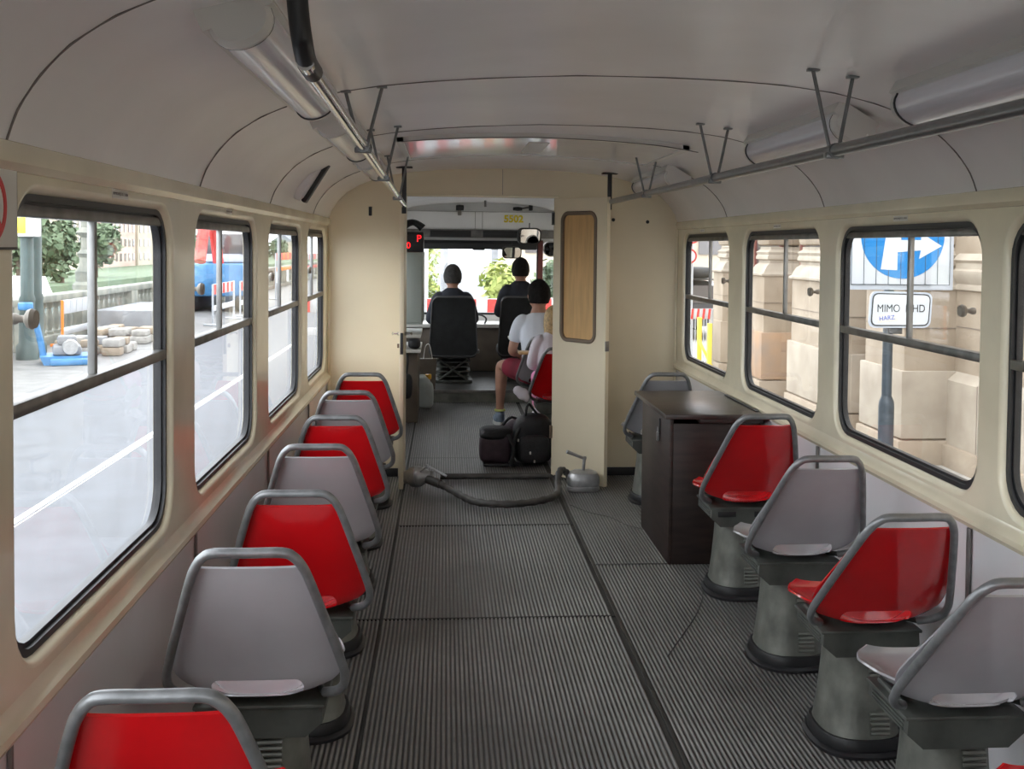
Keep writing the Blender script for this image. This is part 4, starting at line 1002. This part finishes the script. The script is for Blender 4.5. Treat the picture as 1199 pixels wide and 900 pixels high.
m.box((x0+.038,-.0985,zb_+.045),(x1-.038,-.0960,zb_+.052)); m.build('slat_lines', 'pole', pn)
def sp_(pts): return [(PX(a)-PX(1041), PZ(b,a)-sz) for a, b in pts]
MB().prism(sp_([(1026,315),(1045,316),(1045,295),(1072,293),(1070,303),(1096,288),(1072,273),(1072,281),(1049,281),(1048,262),(1054,262),(1041,240),(1027,262),(1033,262)]), -.0955-.004, -.094-.004, 'y').build('white_arrow', 'signw', pn)
# supplementary plate
a = sp_([(1014,383),(1086,383),(1088,342),(1016,340)])
def rr4(pts, r, n=5):
    out = []
    for i in range(4):
        p = Vector(pts[i]); a_ = (Vector(pts[i-1])-p).normalized(); b_ = (Vector(pts[(i+1)%4])-p).normalized()
        for k in range(n+1):
            t = k/n; out.append(tuple((p+a_*r*(1-t)**2+b_*r*t**2)))
    return out
cx2 = sum(p[0] for p in a)/4; cz2 = sum(p[1] for p in a)/4
sc = lambda k: [(cx2+(p[0]-cx2)*(1-k), cz2+(p[1]-cz2)*(1-k*1.7)) for p in a]
pl = MB().prism(rr4(a, .07), -.080, -.06, 'y').build('lower_plate', 'alup', sg_)
MB().prism(rr4(sc(.06), .06), -.084, -.078, 'y').build('black_border', 'ink', pl)
MB().prism(rr4(sc(.10), .05), -.088, -.083, 'y').build('plate_field', 'signw', pl)
text('MIMO  MHD', .098, 'ink', pl, (cx2+.0,-.090,cz2+.01), (PI/2,0,0), sx=.84)
text('HARZ', .055, 'bluep', pl, (cx2-.13,-.091,cz2-.075), (PI/2,math.radians(-6),0), 'sticker_text')
MB().prism([(cx2-.22,cz2-.12),(cx2-.02,cz2-.10),(cx2-.05,cz2-.04),(cx2-.20,cz2-.045)], -.0895, -.0885, 'y').build('sticker', 'paper', pl)
m = MB().rbox((cx2-.10,-.058,cz2-.22),(cx2+.03,-.04,cz2-.14),.004).build('bracket', 'black', pl)

# things beyond the building corner, seen through the far right window
def pole_sign(x, y, h, lab, r=.32, n=2):
    e = empty('street_sign', (x,y,RZ+.12), label=lab, cat='sign'); MB().tube([(0,0,0),(0,0,h+.4)], .04, 10).build('pole', 'galv', e)
    for k in range(n):
        z = h-.72*k
        a_ = MB().prism([(r*math.cos(2*PI*i/32), z+r*math.sin(2*PI*i/32)) for i in range(32)], -.07, -.05, 'y').build('red_disc', 'redp', e)
        MB().prism([(r*.76*math.cos(2*PI*i/32), z+r*.76*math.sin(2*PI*i/32)) for i in range(32)], -.08, -.069, 'y').build('white_centre', 'signw', a_)
        MB().rbox((-.12,-.086,z-.07),(.12,-.079,z+.07),.01).build('symbol', 'inkg', a_)
pole_sign(PX(809,22), 22., 2.52, 'round red and white signs on a pole seen through the farthest right window', r=.15*22/22, n=1)
e = [o for o in bpy.data.objects if o.name == 'street_sign'][0]
a_ = MB().prism([(.15*math.cos(2*PI*i/32)-.05, 2.12+.15*math.sin(2*PI*i/32)) for i in range(32)], -.07, -.05, 'y').build('red_disc', 'redp', e)
MB().prism([(.115*math.cos(2*PI*i/32)-.05, 2.12+.115*math.sin(2*PI*i/32)) for i in range(32)], -.08, -.069, 'y').build('white_centre', 'signw', a_)

def car(loc, rz, lab):
    e = empty('car', loc, rz, label=lab, cat='car')
    side_ = [(-2.1,.35),(-2.15,.75),(-1.5,.92),(-.75,1.42),(.9,1.45),(1.7,.98),(2.1,.9),(2.15,.4)]
    L = []
    for x, k in ((-.86,.90),(-.80,.97),(-.55,1.0),(.55,1.0),(.80,.97),(.86,.90)): L.append([(x, p[0], .35+(p[1]-.35)*k) for p in side_])
    MB().loft(L).build('body', 'carp', e)
    for s in (-1,1):
        MB().prism([(-1.25,.93),(-.72,1.34),(.85,1.37),(1.4,.98)], s*.80, s*.872, 'x').build('side_windows', 'darkglass', e)
        for y in (-1.35,1.35): MB().lathe([(.0,-.1),(.31,-.1),(.33,-.05),(.33,.05),(.31,.1),(0,.1)], c=(s*.78,y,.33), axis='x', n=22).build('wheel', 'rubber', e)
    MB().rbox((-.5,-1.0,1.46),(.5,.9,1.50),.02).build('roof_rack', 'black', e)
    MB().rbox((-.42,-1.0,1.51),(.42,.9,1.80),.12,3).build('roof_box', 'black', e)
    MB().prism([(-.70,.90),(.70,.90),(.62,1.34),(-.62,1.34)], -1.62, -1.30, 'y').build('rear_window', 'darkglass', e)
    for s in (-1,1): MB().rbox((s*.60,-2.17,.66),(s*.80,-2.10,.80),.02).build('lamp', 'orangecap', e)
    return e
car((PX(812,28),29,RZ+.12), .1, 'dark car with a roof box seen through the farthest right window')

def fence(x, y, w, h, lab, rz=0, mt='swhite', yellow=True):
    e = empty('site_fence', (x,y,RZ+.12), rz, label=lab, cat='barrier')
    m = MB().tube([(-w/2,0,.0),(-w/2,0,h),(w/2,0,h),(w/2,0,0)], .02, 8).tube([(-w/2,0,.15),(w/2,0,.15)], .015, 8)
    for k in range(1,12): m.tube([(-w/2+w*k/12,0,.15),(-w/2+w*k/12,0,h)], .008, 6)
    m.build('mesh_frame', 'galv', e)
    b = MB().rbox((-w/2,-.02,h-.18),(w/2,.02,h),.005).build('warning_board', 'swhite', e)
    n = 6
    for k in range(n): MB().prism([(-w/2+w*(k+.1)/n,h-.18),(-w/2+w*(k+.5)/n,h-.18),(-w/2+w*(k+.7)/n,h),(-w/2+w*(k+.3)/n,h)], -.024, -.019, 'y').build('red_stripe', 'sred', b)
    return e
fence(PX(815,19), 19., .60, 1.22, 'grey mesh fence with red and white board, outside the farthest right window')
for i, px in enumerate((820,832)):
    d = (18.2,17.6)[i]; o = MB().rbox((-.035,-.035,0),(.035,.035,1.12-.06*i),.006).build('yellow_post', 'yellow'); o.location = (PX(px,d), d, RZ+.12)
    tag(o, ('left','right')[i]+' yellow post beside the mesh fence at the building corner', 'post', 'yellow posts at the building corner')
o = MB().rbox((-.5,-.04,0),(.5,.04,.07),.005).xf(Matrix.Rotation(.45,4,'Y')).build('yellow_rail', 'yellow'); o.location = (PX(826,17.9), 17.8, RZ+.62); o.scale = (.25,1,1); tag(o, 'slanting yellow rail joining the two yellow posts', 'rail')
o = MB().rbox((-.45,-.6,0),(.45,.6,.05),.005).build('board', 'tan'); o.location = (PX(808,17.0), 16.8, RZ+.13); tag(o, 'orange-brown board lying on the pavement by the yellow posts', 'board')

# ------------------------------------------------------------------ outside, left: quay with site works, balustrade, far bank
S('ground_quay', MB().box((-9.6,-30,RZ-.2),(-6.3,160,RZ+.13)), 'quay')
S('trim_55', MB().rbox((-6.45,-30,RZ-.1),(-6.28,160,RZ+.14),.02), 'kerb')
S('ground_river', MB().box((-160,-60,-6.2),(-9.6,400,-6)), 'water')
S('ground_far_bank', MB().box((-400,-60,-6.2),(-58,700,-5)), 'foliage')
S('ground_ahead', MB().box((-9.6,160,RZ-.3),(200,600,RZ)), 'pave')
Q = RZ+.13
bl = empty('balustrade', (-9.3,30,Q), label='weathered stone balustrade along the quay edge on the left', cat='balustrade')
m = MB().rbox((-.20,-28,0),(.20,60,.18),.02); m.build('base_course', 'balus', bl)
m = MB().rbox((-.22,-28,.92),(.22,60,1.08),.03); m.build('coping', 'balus', bl)
bal = MB().lathe([(.10,.18),(.10,.24),(.06,.27),(.095,.42),(.10,.50),(.055,.70),(.05,.76),(.09,.82),(.09,.92)], n=12)
me_b = None
nb = 0
for k in range(96):
    y = -12+k*.42
    if int((y+28)/.42) % 9 == 0: continue
    o = bpy.data.objects.new('baluster', me_b) if me_b else bal.build('baluster', 'balus', bl)
    if me_b is None: me_b = o.data
    else: C.objects.link(o); o.parent = bl
    o.location = (0, y, 0)
for k in range(20): MB().rbox((-.21,-28+k*4.2,.0),(.21,-27.4+k*4.2,1.0),.02).build('pier', 'balus', bl)
# posts near the camera side
def lamppost(x, y, lab, h=7, r=.10, big=False):
    e = empty('street_post', (x,y,Q), label=lab, cat='post')
    MB().lathe([(r*1.7,0),(r*1.7,.25),(r*1.3,.32),(r*1.15,1.1),(r*1.25,1.15),(r,1.25),(r*.85,h),(0,h)], n=18).build('shaft', 'greenp', e)
    return e
xs = -8.45
p1 = lamppost(xs, LX(42,xs), 'green-grey street post behind the nearest left window, right of the pair', r=.12)
p2 = lamppost(xs+.05, LX(29,xs), 'green-grey street post with notice box, left of the pair', r=.12)
MB().rbox((-.22,-.22,2.35),(.22,.16,3.05),.03).build('notice_box', 'lampw', p2)
MB().rbox((-.16,-.235,2.42),(.06,-.218,2.72),.01).build('yellow_label', 'yellow', p2)
bxo = MB().rbox((-.3,-.25,0),(.3,.25,1.5),.04).build('junction_box', 'concrete'); bxo.location = (-8.75, LX(8,-8.75)-.7, Q); tag(bxo, 'grey street cabinet at the left edge of the nearest left window', 'cabinet')
# ornate lamp on the balustrade
ol = empty('ornate_lamp', (-9.4, LX(100,-9.4), Q+1.08), label='ornate cast street lamp standing on the balustrade, nearest left window', cat='lamp')
MB().lathe([(.30,0),(.30,.12),(.22,.2),(.24,.45),(.15,.6),(.12,.8),(.20,.9),(.10,1.0),(.09,1.3),(.22,1.42),(.10,1.55),(.08,3.2),(0,3.2)], n=18).build('column', 'balus', ol)
MB().rbox((-.42,-.03,1.75),(.42,.03,2.0),.02).build('red_street_plate', 'sred', ol)
# blue plate compactor
xm = -7.5; ym = LX(75,xm)
cm = empty('plate_compactor', (xm,ym,Q), math.radians(20), label='blue machine with long upright handle on the quay pavement', cat='machine')
MB().rbox((-.25,-.55,0),(.45,.55,.12),.03).prism([(-.35,.0),(.5,.0),(.55,.16),(-.42,.16)], -.40, .40, 'y').build('plate', 'sblue', cm)
MB().rbox((-.2,-.3,.17),(.3,.3,.34),.05).rbox((-.12,-.2,.34),(.22,.2,.52),.06).build('engine', 'concrete', cm)
MB().lathe([(0,-.1),(.13,-.1),(.15,0),(.13,.1),(0,.1)], axis='y', c=(.1,-.3,.32), n=16).build('flywheel_cover', 'cast', cm)
MB().tube(smooth([(-.35,0,.12),(-.42,0,.5),(-.52,0,.9),(-.6,0,1.05)],5), .06, 10).rbox((-.78,-.12,1.0),(-.52,.12,1.14),.03).build('handle', 'sblue', cm)
# stone heaps
def heap(x, y, n, lab, sp=.9):
    k = 0; cols = 3; rows = (n+5)//6
    for lay in range(2):
        for r_ in range(rows*(1 if lay == 0 else 1)):
            for c_ in range(cols):
                if k >= n: return
                k += 1; h = .17
                a, b, c = random.uniform(.15,.19), random.uniform(.16,.22)*min(1.3,sp), random.uniform(.13,h)
                o = MB().rbox((-a,-b,0),(a,b,h if lay == 0 else c),.035).build('paving_block', random.choice(['concrete','kerb','stone']))
                o.location = (x+(c_-1)*.46+random.uniform(-.02,.02), y+(r_-(rows-1)/2)*.56*max(1,sp*.8)+random.uniform(-.03,.03), Q+lay*(h+.002)); o.rotation_euler = (0,0,random.uniform(-.12,.12))
                tag(o, lab, 'block', lab.split(',')[0])
heap(-7.5, LX(115,-7.5), 16, 'loose paving blocks heaped right of the blue machine, nearest left window')
heap(-7.7, LX(150,-7.7), 16, 'loose paving blocks lying before the grey crate, nearest left window', 1.4)
cr_ = MB().rbox((-.7,-2.0,0),(.7,2.0,.62),.03).build('concrete_block', 'concrete'); cr_.location = (-8.2, LX(170,-8.2), Q); tag(cr_, 'large grey concrete block on the quay, right part of nearest left window', 'block')
def barrier(x, y, L, lab, a='swhite', b='sred', h=1.0, rz=0, mesh='galv'):
    e = empty('site_barrier', (x,y,Q), rz, label=lab, cat='barrier')
    f = MB()
    for yy in (-L/2, L/2): f.tube([(0,yy,0),(0,yy,h)], .03, 8).rbox((-.25,yy-.04,0),(.25,yy+.04,.06),.01)
    f.build('posts', mesh, e)
    bb = MB().rbox((-.02,-L/2,h-.30),(.02,L/2,h),.01).build('plank', a, e)
    n = 5
    for k in range(n): MB().box((.02,-L/2+L*(k+.1)/n,h-.29),(.026,-L/2+L*(k+.55)/n,h-.01)).build('stripe', b, bb)
    MB().rbox((-.02,-L/2,h-.75),(.02,L/2,h-.6),.01).build('plank', a, e)
    return e
barrier(-8.65, LX(98,-8.65)-.4, 2.0, 'low white barrier with orange ends before the balustrade, nearest left window', 'galv', 'galv', 1.0, mesh='orange')
barrier(-6.75, LX(262,-6.75), 3.0, 'red and white plank barrier seen through the second left window', h=1.15)
barrier(-6.75, LX(290,-6.75), 2.6, 'farther red and white barrier at the right of the second left window', h=1.1)
barrier(-7.3, LX(335,-7.3), 6.0, 'orange barrier seen through the third left window', 'orange', 'sred', h=1.9)
barrier(-7.3, LX(366,-7.3), 9.0, 'red barrier seen through the farthest left window', 'sred', 'swhite', h=1.8)
# excavator-like blue and white machine
xe = -7.98; ye = LX(250,xe)+2
ex_ = empty('site_machine', (xe,ye,Q), label='blue and white site machine with red arm behind the second left window', cat='machine')
MB().rbox((-.9,-1.6,.5),(.9,1.6,1.6),.1).build('body', 'sblue', ex_); MB().rbox((-.7,-.4,1.6),(.7,1.4,2.9),.15).build('cab', 'swhite', ex_)
MB().rbox((-.72,-.42,1.9),(.72,1.0,2.6),.05).build('cab_glass', 'darkglass', ex_)
MB().tube(smooth([(0,-1.2,1.6),(0,-2.2,3.0),(0,-3.4,2.7),(0,-4.0,1.7)],5), .18, 10).build('arm', 'sred', ex_)
MB().rbox((-1,-1.8,.0),(-.6,1.8,.55),.2).rbox((.6,-1.8,.0),(1,1.8,.55),.2).build('tracks', 'black', ex_)
for i, (px, x, m_) in enumerate(((275,-8.4,'sblue'),(300,-8.6,'stone2'),(180,-8.7,'sred'))):
    pass
tk = MB().rbox((-.5,-.9,0),(.5,.9,.85),.05).build('storage_crate', 'sblue'); tk.location = (-7.9,LX(285,-7.9),Q); tag(tk, 'blue crate on the quay behind the second left window', 'crate')
ad = MB().lathe([(.55,0),(.55,3.1),(.62,3.15),(.62,3.35),(0,3.4)], n=20).build('advertising_column', 'stone2'); ad.location = (-8.0,LX(291,-8.0),Q); tag(ad, 'pale cylindrical column at the right of the second left window', 'column')
# moored boat roof
bt = MB().prism([(-1.6,0),(-1.2,1.0),(1.2,1.0),(1.6,0)], -9, 9, 'y').build('boat_roof', 'swhite'); bt.location = (-16,32,-1.3+.6); tag(bt, 'white boat roof beyond the balustrade, nearest left window', 'boat')

# trees: leafy crowns from many leaf cards on lumpy limbs
def tree(x, y, z, h, r, mt, lab, grp, seed, n=1500, leaf=.25, low=.5):
    rnd = random.Random(seed)
    e = empty('tree', (x,y,z), label=lab, cat='tree', group=grp)
    m = MB().tube([(0,0,0),(0,0,h*.5),(r*.1,0,h*.8)], [r*.09,r*.06,r*.02], 8)
    cl = []
    for k in range(9):
        a = rnd.uniform(0,6.28); rr_ = rnd.uniform(.1,.7)*r; c = (rr_*math.cos(a), rr_*math.sin(a), h*rnd.uniform(low,.88)); cl.append((c, r*rnd.uniform(.35,.6)))
        m.tube([(0,0,h*.4), tuple(Vector(c)*.9)], [r*.035,r*.01], 6)
    m.build('trunk', 'bark', e)
    lm = MB()
    for k in range(n):
        c, rad = rnd.choice(cl); d = Vector((rnd.gauss(0,1),rnd.gauss(0,1),rnd.gauss(0,1))).normalized()*rad*rnd.uniform(.5,1.0)
        p = Vector(c)+d; u = Vector((rnd.gauss(0,1),rnd.gauss(0,1),rnd.gauss(0,.6))).normalized(); v = u.cross(d.normalized()+Vector((.01,.02,.3))).normalized(); s = leaf*rnd.uniform(.6,1.3)
        lm.add([p-u*s, p+v*s*.6, p+u*s, p-v*s*.6], [(0,1,2,3)])
    lm.build('crown', mt, e, recalc=False)
import itertools
i = 0
for px, x, h, r in ((22,-62,10.5,5),(48,-74,11,5),(72,-62,9.5,5),(112,-66,10,5),(236,-76,8,6),(322,-76,8,6)):
    d = LX(px, x, 300); i += 1
    tree(x, d, -5, h, r, 'foliage', 'green tree on the far bank seen through a left window, one of the row', 'trees on the far bank', i, 1500, .75, .3)
# far bank houses
def house(x, y, w, d, h, wall, roof, lab, nwin=6):
    e = empty('house', (x,y,-5), label=lab, cat='house', group='houses on the far bank')
    MB().box((-d/2,-w/2,0),(d/2,w/2,h)).build('walls', wall, e)
    MB().prism([(-d/2-.5,h),(0,h+d*.4),(d/2+.5,h)], -w/2, w/2, 'y').build('roof', roof, e)
    for f in range(int(h//4)):
        for k in range(nwin):
            yy = -w/2+w*(k+.5)/nwin; MB().box((d/2,yy-.8,1.5+f*4),(d/2+.15,yy+.8,3.6+f*4)).build('window', 'darkglass', e)
HS = ((60,30,13,'house','slate'),(95,32,15,'house2','slate'),(140,38,13,'house','roof'),(172,40,14,'house2','roof'),(240,60,11,'house','roof'),(285,70,9,'house2','roof'),(340,70,8,'house','slate'))
yl = -1e9
for k, (px, w, h, wa_, ro) in enumerate(HS):
    yc = max(LX(px,-95,300), yl+w/2+3); yl = yc+w/2
    house(-95, yc, w, 12, h, wa_, ro, ('pale slate-roofed','pink-toned slate-roofed','cream red-roofed','rosy red-roofed','long cream','long rosy','farthest cream')[k]+' house on the far bank, in the left windows', 8)
# hills
def hillm(pts, x, lab):
    m = MB(); L = []
    for y, h in pts: L.append([(x+60,y,-4),(x+20,y,-4+h*.7),(x,y,-4+h),(x-30,y,-4+h*.8),(x-80,y,-4)])
    m.loft(L); S(lab, m, 'hill')
hillm([(60,20),(140,38),(220,52),(330,60),(470,50),(620,40),(760,20)], -260, 'ground_hill')
ca = empty('castle_tower', (-215, LX(82,-215,290), 14), label='distant dark spired tower on the skyline, nearest left window', cat='tower')
MB().rbox((-7,-7,-10),(7,7,22),.5).build('tower', 'slate', ca); MB().lathe([(8,22),(1,48),(0,50)], n=8).build('spire', 'slate', ca)

# ahead of the tram
for k, (x, y, h, r, mt) in enumerate(((.75,25,2.1,.9,'foliage2'),(2.5,27.5,2.6,1.0,'foliage'),(-1.4,42,3.2,1.4,'foliage2'),(5.0,37,3.6,1.5,'foliage'))):
    tree(x, y, RZ, h, r, mt, ('yellow-green tree ahead, left of the tall pale mast','green tree ahead behind the small mirror','small yellowish tree far ahead','green tree ahead at the right of the windscreen')[k], 'trees ahead of the tram', 40+k, 1500, .11, .15)
for k, (px, y, m_) in enumerate(((520,30,'concrete'),(579,33,'concrete'),(496,26,'galv'))):
    o = MB().lathe([(.16,0),(.16,.4),(.11,.5),(.09,7),(0,7)], n=14).build('mast', m_); o.location = (PX(px,y), y, RZ); tag(o, ('pale mast ahead, left of centre in the windscreen','pale mast ahead, right of centre in the windscreen','thin mast at the left edge of the windscreen')[k], 'mast', 'masts ahead of the tram')
for k, (x, y, w) in enumerate(((-2.2,22,2.2),(.2,22,2.0),(2.4,22.5,1.6))):
    e = barrier(x, y, w, ('left','middle','right')[k]+' red and white barrier on the road ahead, through the windscreen', 'swhite', 'sred', 1.35, rz=-PI/2)
    e.location.z = RZ
tr = empty('parked_tram', (-2.9,48,RZ), label='red and cream tram far ahead, seen through the windscreen', cat='tram')
MB().rbox((-1.2,0,.4),(1.2,14,1.5),.15).build('lower_body', 'sred', tr); MB().rbox((-1.18,.05,1.5),(1.18,13.9,2.9),.2).build('upper_body', 'swhite', tr)
MB().rbox((-1.0,-.02,1.6),(1.0,.1,2.6),.05).build('windscreen', 'darkglass', tr)
for s in (-1,1):
    MB().rbox((s*1.17,.6,1.7),(s*1.21,13.4,2.5),.02).build('side_windows', 'darkglass', tr)
bl2 = empty('far_building', (12,75,RZ), label='pale long building ahead beyond the trees', cat='building')
MB().box((-8,0,0),(14,12,14)).build('walls', 'house', bl2); MB().prism([(-8.5,14),(3,19),(14.5,14)], 0, 12, 'y').build('roof', 'roof', bl2)
for f in range(3):
    for k in range(7): MB().box((-7+3*k,-.15,2+4*f),(-5.4+3*k,0,4.2+4*f)).build('window', 'darkglass', bl2)

# ------------------------------------------------------------------ light
w = bpy.data.worlds.new('overcast'); SC.world = w; w.use_nodes = True; nt = w.node_tree
bg = nt.nodes['Background']; bg.inputs[1].default_value = 3.0
tc = nt.nodes.new('ShaderNodeTexCoord'); n = nt.nodes.new('ShaderNodeTexNoise'); n.inputs['Scale'].default_value = 2.2; n.inputs['Detail'].default_value = 5
nt.links.new(tc.outputs['Generated'], n.inputs['Vector'])
r = nt.nodes.new('ShaderNodeValToRGB'); r.color_ramp.elements[0].color = (.80,.87,.96,1); r.color_ramp.elements[1].color = (1,1,1,1)
nt.links.new(n.outputs['Fac'], r.inputs[0]); nt.links.new(r.outputs[0], bg.inputs[0])

# ------------------------------------------------------------------ camera
cam = bpy.data.cameras.new('camera'); co = bpy.data.objects.new('camera', cam); C.objects.link(co); SC.camera = co
yaw, pitch = YAW, PITCH
r_, u_, f_ = basis(yaw, pitch)
co.matrix_world = Matrix(((r_.x,u_.x,-f_.x,-.395),(r_.y,u_.y,-f_.y,0),(r_.z,u_.z,-f_.z,1.54),(0,0,0,1)))
cam.sensor_width = 36; cam.lens = F_*36/1199; cam.sensor_fit = 'HORIZONTAL'
cam.shift_x = (599.5-CX)/1199; cam.shift_y = (CY-450)/1199; cam.clip_start = .03; cam.clip_end = 2000
SC.view_settings.view_transform = 'Standard'; SC.view_settings.look = 'None'; SC.view_settings.gamma = 1; SC.view_settings.exposure = 1.05
try: SC.view_settings.use_curve_mapping = False
except Exception: pass
SC.cycles.max_bounces = 12; SC.cycles.diffuse_bounces = 6; SC.cycles.transparent_max_bounces = 16
